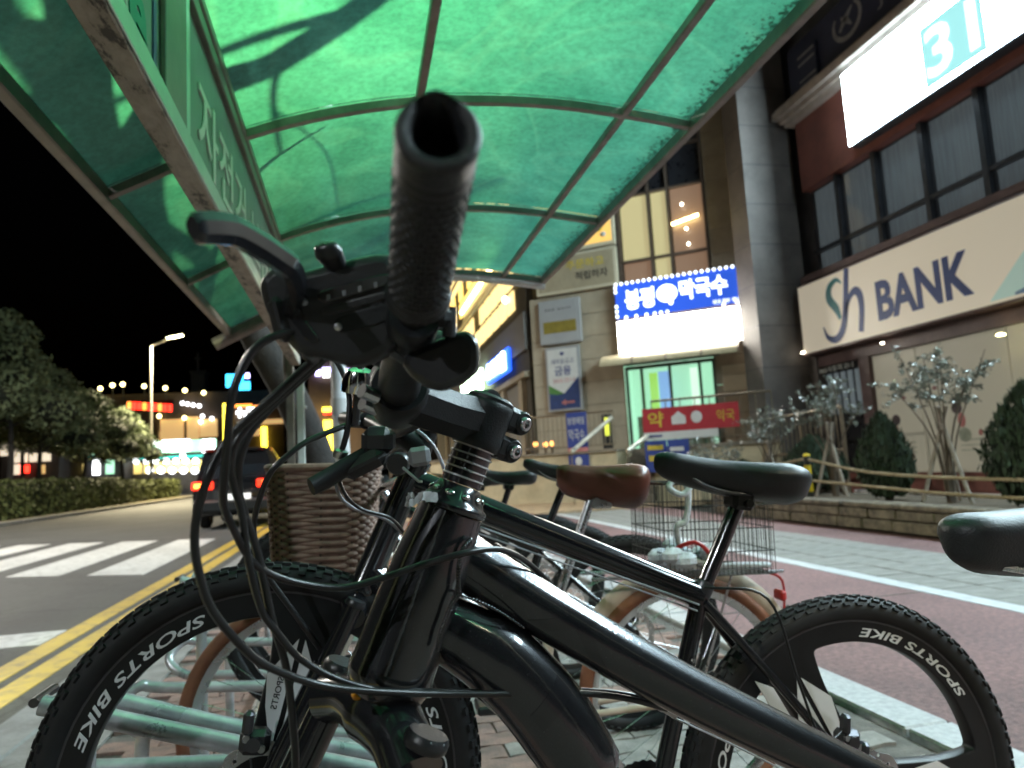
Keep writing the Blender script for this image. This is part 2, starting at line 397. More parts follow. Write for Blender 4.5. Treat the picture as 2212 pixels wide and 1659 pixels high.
# forecourt in front of the corner building, and the pavement behind
pm('forecourt_tile', (.42,.29,.17), .7, var=.3, vs=4., bump=.2, bs=60.)
g = MB(); g.slab((-1.0,14,-.008),(16,14,-.008),(16,17,-.008),(-1.0,17,-.008), .1); g.slab((-1.0,17,-.008),(4.55,17,-.008),(4.55,60,-.008),(-1.0,60,-.008), .1)
g.slab((1.99,16.9,-.009),(5.62,16.9,-.009),(5.62,13.0,-.009),(1.99,13.0,-.009), .05)
struct(g.build('forecourt', 'forecourt_tile'))
# ---------------------------------------------------------------- bicycle shelter
def rustysteel():
    m, t, b = nodes('stained_steel'); L = t.links
    tc = t.nodes.new('ShaderNodeTexCoord'); n1 = t.nodes.new('ShaderNodeTexNoise'); n1.inputs['Scale'].default_value = 14.; n1.inputs['Detail'].default_value = 7.; n1.inputs['Roughness'].default_value = .7
    mp = t.nodes.new('ShaderNodeMapping'); mp.inputs['Scale'].default_value = (1.6,.55,1.6)
    L.new(tc.outputs['Object'], mp.inputs[0]); L.new(mp.outputs[0], n1.inputs['Vector'])
    r = t.nodes.new('ShaderNodeValToRGB'); e = r.color_ramp.elements
    e[0].position = .40; e[0].color = (.045,.038,.034,1); e[1].position = .47; e[1].color = (.27,.235,.20,1)
    x = r.color_ramp.elements.new(.62); x.color = (.36,.31,.27,1)
    L.new(n1.outputs['Fac'], r.inputs[0]); L.new(r.outputs[0], b.inputs['Base Color'])
    b.inputs['Metallic'].default_value = .35; b.inputs['Roughness'].default_value = .5
rustysteel()
pm('steel_tube', (.24,.205,.185), .42, metal=.5, var=.3, vs=7., rvar=.12)
pm('steel_bright', (.66,.68,.66), .25, metal=.35, var=.15, vs=5., rvar=.1)
pm('sign_film', (.22,.32,.28), .45, var=.22, vs=2.2, rvar=.1, stretch=(1,3,.6))
pm('sign_frame', (.58,.68,.62), .35, metal=.6, var=.2, vs=3.)
pm('letter_white', (.88,.92,.90), .4, var=.05)
pm('letter_green', (.01,.33,.22), .5, var=.05)
pm('blue_tape', (.10,.14,.36), .5, var=.2)
pm('rubber_seal', (.02,.02,.02), .6)
def canopy_mat():
    m, t, b = nodes('green_sheet'); N = t.nodes; L = t.links; N.remove(b)
    tc = N.new('ShaderNodeTexCoord')
    n1 = N.new('ShaderNodeTexNoise'); n1.inputs['Scale'].default_value = 2.3; n1.inputs['Detail'].default_value = 8.; n1.inputs['Roughness'].default_value = .62; n1.inputs['Distortion'].default_value = .6
    n2 = N.new('ShaderNodeTexNoise'); n2.inputs['Scale'].default_value = 38.; n2.inputs['Detail'].default_value = 5.; n2.inputs['Roughness'].default_value = .7
    w = N.new('ShaderNodeTexNoise'); w.inputs['Scale'].default_value = .9; w.inputs['Detail'].default_value = 1.5; w.inputs['Distortion'].default_value = 2.2
    for n in (n1, n2, w): L.new(tc.outputs['Object'], n.inputs['Vector'])
    r = N.new('ShaderNodeValToRGB'); r.color_ramp.elements[0].position = .3; r.color_ramp.elements[0].color = (.036,.20,.150,1); r.color_ramp.elements[1].position = .7; r.color_ramp.elements[1].color = (.085,.37,.270,1)
    L.new(n1.outputs['Fac'], r.inputs[0])
    # fine algae speckle and wiped swirls
    r2 = N.new('ShaderNodeValToRGB'); r2.color_ramp.elements[0].position = .36; r2.color_ramp.elements[0].color = (.62,.62,.62,1); r2.color_ramp.elements[1].position = .60; r2.color_ramp.elements[1].color = (1,1,1,1)
    L.new(n2.outputs['Fac'], r2.inputs[0])
    mx = N.new('ShaderNodeMix'); mx.data_type = 'RGBA'; mx.blend_type = 'MULTIPLY'; mx.inputs[0].default_value = .8
    L.new(r.outputs[0], mx.inputs[6]); L.new(r2.outputs[0], mx.inputs[7])
    wr = N.new('ShaderNodeValToRGB'); e = wr.color_ramp.elements; e[0].position = .47; e[0].color = (0,0,0,1); e[1].position = .5; e[1].color = (.13,.13,.13,1); x = e.new(.56); x.color = (.02,.02,.02,1)
    L.new(w.outputs['Fac'], wr.inputs[0])
    mx2 = N.new('ShaderNodeMix'); mx2.data_type = 'RGBA'; L.new(wr.outputs[0], mx2.inputs[0]); L.new(mx.outputs[2], mx2.inputs[6]); mx2.inputs[7].default_value = (.22,.55,.38,1)
    # moss along the low eaves (a real deposit: x above 1.45 m)
    sx = N.new('ShaderNodeSeparateXYZ'); L.new(tc.outputs['Object'], sx.inputs[0])
    mr = N.new('ShaderNodeMapRange'); mr.inputs['From Min'].default_value = 1.36; mr.inputs['From Max'].default_value = 1.66; L.new(sx.outputs[0], mr.inputs['Value'])
    ad = N.new('ShaderNodeMath'); ad.operation = 'MULTIPLY_ADD'; ad.inputs[1].default_value = .55; L.new(mr.outputs[0], ad.inputs[0]); L.new(n2.outputs['Fac'], ad.inputs[2])
    mo = N.new('ShaderNodeValToRGB'); mo.color_ramp.elements[0].position = .86; mo.color_ramp.elements[0].color = (0,0,0,1); mo.color_ramp.elements[1].position = 1.0; mo.color_ramp.elements[1].color = (.95,.95,.95,1)
    L.new(ad.outputs[0], mo.inputs[0])
    mx3 = N.new('ShaderNodeMix'); mx3.data_type = 'RGBA'; L.new(mo.outputs[0], mx3.inputs[0]); L.new(mx2.outputs[2], mx3.inputs[6]); mx3.inputs[7].default_value = (.006,.02,.014,1)
    tr = N.new('ShaderNodeBsdfTranslucent'); L.new(mx3.outputs[2], tr.inputs[0])
    rf = N.new('ShaderNodeBsdfRefraction'); rf.inputs['IOR'].default_value = 1.02; rf.inputs['Roughness'].default_value = .62; L.new(mx3.outputs[2], rf.inputs[0])
    df = N.new('ShaderNodeBsdfDiffuse'); L.new(mx3.outputs[2], df.inputs[0])
    gl = N.new('ShaderNodeBsdfGlossy'); gl.inputs['Roughness'].default_value = .28; gl.inputs[0].default_value = (.8,.9,.85,1)
    a = N.new('ShaderNodeMixShader'); a.inputs[0].default_value = .30; L.new(tr.outputs[0], a.inputs[1]); L.new(rf.outputs[0], a.inputs[2])
    b2 = N.new('ShaderNodeMixShader'); b2.inputs[0].default_value = .28; L.new(a.outputs[0], b2.inputs[1]); L.new(df.outputs[0], b2.inputs[2])
    c = N.new('ShaderNodeMixShader'); c.inputs[0].default_value = .05; L.new(b2.outputs[0], c.inputs[1]); L.new(gl.outputs[0], c.inputs[2])
    L.new(c.outputs[0], N['Material Output'].inputs['Surface'])
canopy_mat()
shelter = thing('bicycle_shelter', 'bicycle shelter with arched green translucent canopy on steel ribs over the parked bicycles', 'shelter', (-.45, 2.5, 0))
PROF = [(-.95,2.12),(-.72,2.24),(-.45,2.385),(-.12,2.50),(.25,2.58),(.6,2.612),(.95,2.615),(1.3,2.585),(1.64,2.54)]
pxs = np.array([p[0] for p in PROF]); pzs = np.array([p[1] for p in PROF])
_sm = smooth([(a,b) for a,b in PROF], 8); _sx = np.array([p[0] for p in _sm]); _sz = np.array([p[1] for p in _sm])
def roofz(x): return float(np.interp(x, _sx, _sz))
RIBS = [-1.1, .25, 1.6, 2.98, 4.33, 5.82]
for y in RIBS:
    xs = np.linspace(-.95, 1.64, 30); last = y > 5.5
    b = MB(); b.tube([(x, y, roofz(x)) for x in xs], .024 if not last else .03, 4, up=(0,1,0), rot=math.pi/4, sec=(1.0,1.0)); b.build('rib', 'steel_tube', shelter, sharp=40)
for x, w in ((-.945,.046),(1.63,.046)):
    b = MB(); b.bbox((x, 2.36, roofz(x)+.004), (w, 6.98, .062), .006); b.build('eave_beam', 'steel_tube', shelter)
for x in (-.42, .32, 1.28):
    b = MB(); b.bbox((x, 2.36, roofz(x)+.003), (.036, 6.94, .04), .005); b.build('purlin', 'steel_tube', shelter)
XS = [-.935, -.42, .32, 1.28, 1.62]
for i in range(len(RIBS)-1):
    for k in range(4):
        x0, x1 = XS[k]+.004, XS[k+1]-.004; y0, y1 = RIBS[i]+.003, RIBS[i+1]-.003; n = 7
        b = MB(); V = []; 
        for q in range(n):
            x = x0+(x1-x0)*q/(n-1)
            for y in (y0, y1): V.append((x, y, roofz(x)+.036))
        Fq = [(2*q, 2*q+2, 2*q+3, 2*q+1) for q in range(n-1)]
        b.add(V, Fq)
        # keep world coordinates as object coordinates so the stains run on across panels
        link('canopy_panel', b.mesh('canopy_panel', 'green_sheet', 60.), shelter, WM(shelter).inverted())
# end gutter with its pipe at the road side
b = MB(); b.tube([(x, 5.89, roofz(x)-.03) for x in np.linspace(-.2,1.66,20)], .03, 8); b.build('end_gutter', 'steel_bright', shelter)
b = MB(); b.cyl((-1.06,5.86,2.04), (-.62,5.86,2.26), .05, 14); b.build('drain_pipe', 'steel_tube', shelter)
# posts
for y in (5.62, -.6):
    b = MB(); b.bbox((-.405, y, .86), (.055,.05,1.72), .006); p = b.build('post', 'steel_bright', shelter)
    b = MB(); b.bbox((-.48, y, .98), (.055,.07,1.96), .006); b.build('post', 'steel_tube', shelter)
    b = MB(); b.bbox((-.44, y, .012), (.22,.2,.024), .004); b.build('post_foot', 'steel_tube', shelter)
    b = MB(); b.tube(smooth([(-.48,y,1.5),(-.5,y,1.95),(-.42,y,2.36)],5), .026, 8); b.build('bracket', 'steel_tube', shelter)
    b = MB(); b.ball((-.372, y-.004, 1.5), .014); b.build('bolt', 'steel_bright', shelter)
# long sign box hung along the posts
b = MB(); b.bbox((-.436, 2.45, 1.852), (.064, 6.3, .062), .003); b.build('sign_rail', 'stained_steel', shelter)
b = MB(); b.bbox((-.402, 2.45, 1.857), (.006, 6.3, .058), .002); b.build('rail_face', 'sign_frame', shelter)
b = MB(); b.bbox((-.436, 2.45, 2.345), (.06, 6.3, .05), .003); b.build('sign_rail', 'steel_tube', shelter)
b = MB(); b.slab((-.425,-.68,1.88),(-.425,5.58,1.88),(-.425,5.58,2.33),(-.425,-.68,2.33), .02); sp = b.build('sign_panel', 'sign_film', shelter)
for y0, y1, m in ((1.71,1.92,'steel_tube'),(1.925,1.96,'sign_frame'),(4.2,4.24,'sign_frame')):
    b = MB(); b.bbox((-.416,(y0+y1)/2,2.11), (.014,y1-y0,.45), .002); b.build('sign_stile', m, shelter)
b = MB(); b.box((-.4225,1.66,2.11), (.004,.022,.44)); b.build('tape_edge', 'blue_tape', shelter)
lettering('자전거 보관소', (-.4235, 2.12, 1.935), Y3, Z3, 2.0, .25, 'letter_white', sp, .004, bold=.01)
# city logo: white outlined round letters, mostly above the picture
lettering('e', (-.4235, 1.44, 1.862), Y3, Z3, .15, .165, 'letter_white', sp, .004, bold=.09, name='logo_outline')
lettering('e', (-.4188, 1.455, 1.875), Y3, Z3, .12, .138, 'letter_green', sp, .003, bold=.03, name='logo_letter')
lettering('n', (-.4235, 1.22, 1.865), Y3, Z3, .19, .22, 'letter_white', sp, .004, bold=.09, name='logo_outline')
lettering('n', (-.4188, 1.24, 1.88), Y3, Z3, .15, .18, 'letter_green', sp, .003, bold=.03, name='logo_letter')
# a dry leaf caught at the top rail
pm('dry_leaf', (.20,.17,.06), .7)
b = MB(); c = np.array([-.38,1.99,2.37]); b.add([c+(0,-.03,0),c+(.012,-.015,-.014),c+(.018,.005,-.02),c+(.01,.03,-.012),c+(0,.02,.012),c+(-.004,-.01,.012)], [(0,1,5),(1,2,4,5),(2,3,4)])
tag(b.build('dry_leaf', 'dry_leaf'), 'small dry leaf caught at the top of the shelter sign', 'leaf')

# ---------------------------------------------------------------- street lamps
pm('lamp_paint', (.42,.38,.32), .5, metal=.3, var=.15)
em('lamp_lens', (1.,.95,.52), 40.)
em('lamp_lens_added', (1.,.92,.68), 130.); em('lamp_lens_near', (.93,1.,.86), 14.)
def street_lamp(label, base, elbow, head, power, color, lens='lamp_lens', spot=160, group='street lamps', size=.4):
    base = np.array(base); elbow = np.array(elbow); head = np.array(head)
    t = thing('street_lamp', label, 'street lamp', tuple(base), group=group)
    b = MB(); b.tube([base, elbow], [.11,.075], 12); b.build('pole', 'lamp_paint', t)
    b = MB(); b.lathe([(.2,0),(.2,.03),(.14,.05),(.13,.4),(.11,.45)], base, Z3, 12); b.build('base', 'lamp_paint', t)
    d = nrm(head-elbow); b = MB(); b.tube(smooth([elbow-(0,0,.12), elbow+(0,0,.02)+d*.1, head-d*.2], 5), .055, 10); b.build('arm', 'lamp_paint', t)
    hz = nrm([d[0], d[1], d[2]*.5]); sd = nrm(np.cross(hz, Z3)); up = np.cross(sd, hz)
    b = MB(); b.bbox(head+up*.05, (size*1.7,size*.8,.11), .03, (hz, sd, up)); h = b.build('lamp_head', 'lamp_paint', t)
    b = MB(); b.bbox(head-up*.02, (size*1.4,size*.6,.045), .015, (hz, sd, up)); b.build('lens', lens, h)
    ld = bpy.data.lights.new('lamp_light', 'SPOT'); ld.energy = power; ld.color = color; ld.spot_size = R(spot); ld.spot_blend = .6; ld.shadow_soft_size = .035
    lo = bpy.data.objects.new('lamp_light', ld); COL.objects.link(lo); lo.parent = t; lo.location = Vector(head-up*.075-base)
    return t
hd = ony(378,727,52); el = ony(326,748,52)
street_lamp('tall street lamp with bright head rising behind the pine trees', (el[0],52,-.1), (el[0],52,el[2]), hd, 30000, (1.,.86,.55), size=.7)
street_lamp('street lamp close above the green canopy, its glow showing through the sheets', (-1.46,.6,-.0), (-1.46,.7,4.2), (-.42,1.85,4.05), 600, (.84,1.,.46), lens='lamp_lens_near', spot=165)

street_lamp('street lamp beside the long hedge across the road, lighting the crossing', (-12.2,17.,-.05), (-12.2,17.,8.8), (-10.6,17.,9.5), 8500, (1.,.95,.86), size=.8)
street_lamp('short unseen path lamp added behind the viewer for highlights on the near frame', (3.0,-2.6,0.), (3.0,-2.6,3.7), (2.45,-2.2,3.95), 140, (1.,.90,.66), lens='lamp_lens_added', size=.5, spot=150)  # added unseen lamp, gives the near tubes streak highlights and some fill
street_lamp('tall unseen street lamp added across the road behind the viewer for cool highlights', (-12.2,-9.,-.05), (-12.2,-9.,8.8), (-10.6,-9.,9.5), 3500, (.86,.93,1.), size=.9)  # second unseen lamp, added so the tubes have something bright to reflect
# ---------------------------------------------------------------- bank building on the right
XB = 9.64
pm('bank_red', (.24,.085,.068), .55, var=.25, vs=2.)
pm('bank_dark', (.13,.125,.135), .5, var=.3, vs=2.)
pm('bank_trim', (.16,.105,.105), .45, var=.25, vs=3.)
pm('cornice_stone', (.45,.38,.34), .6, var=.2, vs=4.)
pm('window_frame', (.055,.058,.07), .4, metal=.4)
pm('curtain', (.20,.25,.27), .9, var=.45, vs=9., stretch=(1,3,.12)); MATS['curtain'].node_tree.nodes['Principled BSDF'].inputs['Emission Color'].default_value = (.50,.60,.66,1); MATS['curtain'].node_tree.nodes['Principled BSDF'].inputs['Emission Strength'].default_value = .12  # faint emission in the cloth stands in for room light and flare
em('cream_film', (.80,.76,.60), .10, base=(.52,.50,.41))
pm('shop_dark', (.02,.02,.024), .3)
pm('print_pink', (.55,.20,.19), .6); pm('print_dark', (.10,.07,.08), .6); pm('print_red', (.30,.13,.13), .6); pm('print_green', (.38,.42,.33), .6)
glass('pane_glass', (.05,.06,.07), .06, .22)
em('bank_sign_face', (.92,.82,.64), .27, base=(.72,.66,.54))
pm('bank_navy', (.07,.115,.34), .45, var=.1); pm('bank_teal', (.08,.33,.36), .45, var=.1); em('bank_aqua', (.62,.86,.76), .24, base=(.5,.68,.6))
em('billboard_white', (.70,.92,1.), 58.)
em('billboard_aqua', (.40,.88,.90), .80); em('billboard_number', (.97,1.,1.), 1.3)
em('downlight_glow', (1.,.88,.4), 14.); em('small_glow', (1.,.9,.7), 12.)
def xwall(b, y0, y1, z0, z1, x=XB, th=.3): return b.box((x+th/2, (y0+y1)/2, (z0+z1)/2), (th, y1-y0, z1-z0))
bank = thing('bank_building', 'dark bank building with red fascia and curtained upper windows behind the planter', 'building', (XB, 6., 0))
b = MB(); b.box((XB+6.32, -.15, 7.), (12., 28.0, 14.)); b.build('wall', 'bank_dark', bank)
pm('pier_stone', (.165,.145,.135), .6, var=.3, vs=1.5); b = MB(); b.box((9.06, 13.76, 7.), (1.22, .68, 14.)); b.build('corner_pier', 'pier_stone', bank)
for zz in np.arange(.9, 13.5, .9): b = MB(); b.box((9.06, 13.758, zz), (1.224, .684, .012)); b.build('pier_joint', 'window_frame', bank)
b = MB(); xwall(b, -.1, 13.4, 0, .42, XB-.06, .12); b.build('plinth', 'bank_red', bank)
b = MB(); xwall(b, -13.9, 13.0, 6.42, 7.93, XB-.10, .24); b.build('fascia', 'bank_red', bank)
for k, (dx, z0, z1) in enumerate(((.16,7.93,8.03),(.24,8.03,8.14),(.34,8.14,8.3),(.28,8.3,8.38))):
    b = MB(); xwall(b, -13.9, 13.0+dx*.9, z0, z1, XB-.1-dx, .34+dx); b.build('cornice', 'cornice_stone', bank)
b = MB(); xwall(b, 13.1, 13.36, 0, 4.55, XB-.12, .3); b.build('pilaster', 'pier_stone', bank)
b = MB(); xwall(b, -.1, 13.08, 4.42, 4.55, XB-.30, .4); b.build('string_course', 'bank_trim', bank)
b = MB(); xwall(b, -.1, 13.08, 2.62, 2.86, XB-.10, .2); b.build('lintel', 'bank_trim', bank)
b = MB(); xwall(b, 11.62, 11.9, .42, 2.62, XB-.08, .2); b.build('mullion', 'bank_trim', bank)
# upper windows with curtains
ys = [13.0, 12.05, 11.0, 9.85, 8.7, 7.55, 6.4, 5.25, 4.1]
for i in range(len(ys)-1):
    y1, y0 = ys[i], ys[i+1]
    b = MB(); xwall(b, y0+.05, y1-.05, 4.56, 6.40, XB+.16, .02); b.build('curtain', 'curtain', bank)
    b = MB(); xwall(b, y0+.05, y1-.05, 4.56, 6.40, XB+.06, .012); w = b.build('window', 'pane_glass', bank)
    f = MB(); xwall(f, y0-.05, y0+.05, 4.56, 6.41, XB-.02, .12); xwall(f, y0+.05, y1-.05, 5.02, 5.10, XB-.01, .09); f.build('window_frame', 'window_frame', w)
# street level: ATM lobby, then cream printed panes
b = MB(); xwall(b, 11.92, 13.08, .42, 2.62, XB+.03, .02); b.build('lobby_glass', 'shop_dark', bank)
for k in range(5):
    b = MB(); xwall(b, 12.0+k*.21, 12.13+k*.21, 1.6, 2.45, XB-.0, .02); b.build('blind', 'curtain', bank)
cuts = [11.6, 10.52, 8.72, 6.9, 5.1, 3.3]
for i in range(len(cuts)-1):
    b = MB(); xwall(b, cuts[i+1]+.015, cuts[i]-.015, .43, 2.61, XB-.02, .05); p = b.build('window_panel', 'cream_film', bank)
    if i < 3:
        yc = (cuts[i]+cuts[i+1])/2+.12
        for (dy, z, ry, rz, m) in ((.05,1.62,.11,.10,'print_dark'),(-.02,1.42,.08,.12,'print_pink'),(-.05,1.18,.13,.12,'print_green'),(.45,2.0,.06,.035,'print_red'),(-.35,1.2,.04,.05,'print_pink')):
            q = MB(); q.ball((XB-.024, yc+dy*(1 if i else -.6), z-.25*(1-i*.4)), (.004, ry, rz), 10, 6); q.build('print_figure', m, p)
        for z in (.95,.86,.78):
            q = MB(); q.box((XB-.0225, yc-.2, z), (.003,.5,.018)); q.build('print_line', 'print_green', p)
lettering('365자동화코너', (XB-.13, 13.03, 2.47), -Y3, Z3, 1.05, .12, 'letter_white', bank, .004)
# small downlights under the sign and in the soffit
for (y, z, m, r) in ((13.2,2.95,'small_glow',.05),(10.9,2.74,'small_glow',.03),(8.52,2.44,'downlight_glow',.06)):
    b = MB(); b.lathe([(r,0),(r,.02),(r*.6,.03)], (XB-.34, y, z), Z3, 12); b.build('downlight', m, bank)
# bank name board
t = thing('bank_sign', 'long cream sign board lettered Sh BANK above the bank windows', 'sign', (XB-.2, 9., 2.88))
b = MB(); b.bbox((XB-.17, 6.6, 3.635), (.3, 13.26, 1.52), .02); b.build('frame', 'bank_trim', t)
b = MB(); b.bbox((XB-.325, 6.6, 3.635), (.02, 13.16, 1.42), .006); face = b.build('face', 'bank_sign_face', t)
NX = XB-.3375
lettering('BANK', (NX, 10.92, 3.16), -Y3, Z3, 2.05, .72, 'bank_navy', face, .004, bold=.035)
def stroke(pts, rad, m, nm, parent, x=NX):
    # brush stroke as a ribbon on the plane x = const; pts (y, z)
    P = smooth([(0,p[0],p[1]) for p in pts], 6); n = len(P); rr = np.interp(np.linspace(0,1,n), np.linspace(0,1,len(rad)), rad)
    L, Rr = [], []
    for i in range(n):
        T = nrm(P[min(i+1,n-1)]-P[max(i-1,0)]); N = np.array([0,-T[2],T[1]]); L.append(P[i]+N*rr[i]); Rr.append(P[i]-N*rr[i])
    q = MB()
    for i in range(n-1):
        a, b_, c, d = L[i], L[i+1], Rr[i+1], Rr[i]
        q.add([(x-.004,*v[1:]) for v in (a,b_,c,d)]+[(x,*v[1:]) for v in (a,b_,c,d)], [(0,1,2,3),(7,6,5,4),(0,4,5,1),(2,6,7,3)])
    return q.build(nm, m, parent)
stroke([(11.80,4.10),(11.95,4.20),(12.16,4.10),(12.20,3.88),(12.02,3.64),(11.93,3.42)], [.012,.045,.075,.09,.085,.04], 'bank_teal', 'logo_stroke', face)
stroke([(12.46,3.36),(12.36,3.14),(12.14,3.05),(11.93,3.16),(11.78,3.50),(11.62,4.34)], [.012,.045,.075,.08,.075,.065], 'bank_navy', 'logo_stroke', face)
stroke([(11.80,3.42),(11.64,3.74),(11.46,3.86),(11.34,3.76),(11.32,3.50),(11.40,3.06)], [.02,.05,.075,.08,.07,.065], 'bank_navy', 'logo_stroke', face)
q = MB(); q.add([(NX-.004,y,z) for y,z in ((8.62,2.97),(8.1,3.45),(7.7,3.8),(7.2,4.1),(7.2,2.97))]+[(NX,y,z) for y,z in ((8.62,2.97),(8.1,3.45),(7.7,3.8),(7.2,4.1),(7.2,2.97))], [(4,3,2,1,0),(5,6,7,8,9)]); q.build('logo_field', 'bank_aqua', face)
stroke([(8.2,2.99),(7.7,3.05),(7.1,3.12)], [.02,.07,.12], 'bank_navy', 'logo_swoosh', face)
# bright billboard on the fascia
t = thing('billboard', 'glaring white lit billboard with an aqua square numbered 31 on the red fascia', 'sign', (XB-.3, 6., 6.5))
b = MB(); b.bbox((XB-.26, 4.1, 7.25), (.26, 14.0, 1.46), .02); b.build('cabinet', 'window_frame', t)
b = MB(); b.bbox((XB-.405, 4.1, 7.25), (.02, 13.94, 1.40), .004); b.build('face', 'billboard_white', t)
b = MB(); b.bbox((XB-.424, 8.60, 7.13), (.012, 1.15, 1.02), .002); b.build('logo_tile', 'billboard_aqua', t)
lettering('31', (XB-.4345, 9.1, 6.72), -Y3, Z3, .98, .82, 'billboard_number', t, .004, bold=.02)
# dull unlit boards above the cornice
pm('board_navy', (.05,.055,.10), .6, var=.2); pm('board_mark', (.32,.31,.33), .6)
t = thing('dark_sign', 'dark navy unlit sign band with white ring emblem above the cornice', 'sign', (XB-.1, 8., 8.6))
b = MB(); xwall(b, -.1, 13.0, 8.45, 9.6, XB-.12, .14); b.build('board', 'board_navy', t)
ring = [(11.1+.38*math.cos(a), 9.12+.33*math.sin(a)) for a in np.linspace(2.3, 6.9, 16)]
stroke(ring, [.03,.05,.05,.03], 'board_mark', 'emblem', t, XB-.126)
stroke([(11.32,9.0),(11.12,9.18),(10.92,9.32)], [.03,.07,.02], 'board_mark', 'emblem', t, XB-.126); stroke([(11.25,9.25),(11.1,9.12),(10.98,8.98)], [.03,.06,.02], 'board_mark', 'emblem', t, XB-.126)
lettering('Jamina', (XB-.126, 10.3, 8.78), -Y3, Z3, 1.5, .34, 'board_mark', t, .004)
t = thing('notice_board', 'small navy and white notice board at the end of the dark sign band', 'sign', (XB-.2, 12.4, 8.4))
b = MB(); xwall(b, 11.98, 12.62, 8.42, 9.26, XB-.2, .07); b.build('board', 'board_navy', t)
for z in (9.15, 8.98, 8.62, 8.5):
    q = MB(); xwall(q, 12.02, 12.56, z, z+.05, XB-.204, .003); q.build('print_line', 'board_mark', t)

# ---------------------------------------------------------------- corner building with its splayed face
CA = np.array([9.33,14.23,0.]); CD = np.array([-.807,.59,0.]); CD /= np.linalg.norm(CD); CN = np.array([CD[1]*-1, CD[0], 0.]); 
if CN[1] > 0: CN = -CN
def cp(s, z, off=0.): return CA+CD*s+CN*off+Z3*z
CAX = (CD, CN, Z3)
def cbox(s0, s1, z0, z1, o0, o1, b=None, bev=None):
    b = b or MB(); c = cp((s0+s1)/2, (z0+z1)/2, (o0+o1)/2); sz = (s1-s0, o1-o0, z1-z0)
    return b.box(c, sz, CAX) if not bev else b.bbox(c, sz, bev, CAX)
pm('clad_stone', (.40,.335,.24), .75, var=.18, vs=1.6, bump=.15, bs=50.)
pm('clad_dark', (.08,.07,.055), .9)  # dark brown of the backing walls
pm('terrace_cream', (.55,.46,.30), .8, var=.2, vs=2.5, bump=.1)
pm('terrace_step', (.24,.20,.15), .85, var=.3, vs=6.)
pm('anod_frame', (.16,.12,.095), .4, metal=.5, var=.2)
pm('sign_grey', (.37,.37,.37), .5, var=.1, vs=1.)
pm('sign_cream', (.62,.55,.40), .5, var=.1, vs=1.)
pm('panel_navy', (.03,.055,.17), .5); pm('panel_green', (.09,.24,.06), .5); pm('panel_white', (.62,.61,.58), .5, var=.05); pm('print_navy', (.10,.11,.24), .6); pm('print_yellow', (.62,.46,.05), .6); pm('print_black', (.035,.032,.03), .6); pm('print_mustard', (.26,.20,.03), .6)
em('window_amber', (1.,.70,.28), .6, base=(.3,.22,.1)); em('window_pale', (.92,.80,.42), .42, base=(.3,.25,.12)); em('window_dim', (.75,.45,.28), .22, base=(.15,.1,.07))
em('strip_warm', (1.,.80,.34), 16.)
corner = thing('corner_building', 'beige stone clad corner building with lit windows and a splayed entrance face', 'building', (6.5, 16.2, 0))
core = [CA+CD*.2, CA+CD*5.95, np.array([4.62,60.,0]), np.array([22.,60.,0]), np.array([22.,14.6,0])]
b = MB(); b.prism([(p[0]+.46, p[1]+.62) for p in core], (0,0,13.), X3, Y3, 13.); b.build('core', 'clad_dark', corner)
def clad(s0, s1, z0, z1, wmax=1.25, hmax=.62):
    ns = max(1, round((s1-s0)/wmax)); nz = max(1, round((z1-z0)/hmax))
    for i in range(ns):
        for j in range(nz):
            a, e = s0+(s1-s0)*i/ns+.004, s0+(s1-s0)*(i+1)/ns-.004; c, d = z0+(z1-z0)*j/nz+.005, z0+(z1-z0)*(j+1)/nz-.005
            cbox(a, e, c, d, 0, .05+random.uniform(-.003,.003), bev=.004).build('cladding_slab', 'clad_stone', corner, sharp=30)
clad(.02, 1.22, 3.2, 11.6); clad(.02, 1.38, 1.17, 3.2); clad(3.52, 5.9, 1.17, 5.2)
clad(1.22, 3.52, 11.0, 11.6)
# upper windows beside the strip
sx = [1.24, 2.10, 2.58, 3.36]; zx = [5.22, 5.78, 7.45, 8.5, 10.2]
for i in range(3):
    for j in range(4):
        m = ('window_dim' if (i, j) in ((0,0),(2,0),(0,1),(1,3)) else 'window_pale' if j < 2 else 'shop_dark')
        w = cbox(sx[i]+.03, sx[i+1]-.03, zx[j]+.03, zx[j+1]-.03, -.06, -.04).build('window', m, corner)
        f = MB(); cbox(sx[i], sx[i]+.06, zx[j], zx[j+1], -.04, .06, f); cbox(sx[i]+.06, sx[i+1], zx[j]-.03, zx[j]+.03, -.04, .055, f); f.build('window_frame', 'anod_frame', w)
cbox(3.36, 3.44, 5.2, 10.2, -.04, .07).build('window_jamb', 'anod_frame', corner)
b = MB(); b.cyl(cp(1.42,6.62,.1), cp(2.05,6.5,.1), .035, 8); b.build('tube_light', 'strip_warm', corner)
for (s, z) in ((1.78,6.95),(1.72,6.33),(1.7,5.95)):
    b = MB(); b.ball(cp(s,z,.1), .035, 8, 6); b.build('bulb', 'small_glow', corner)
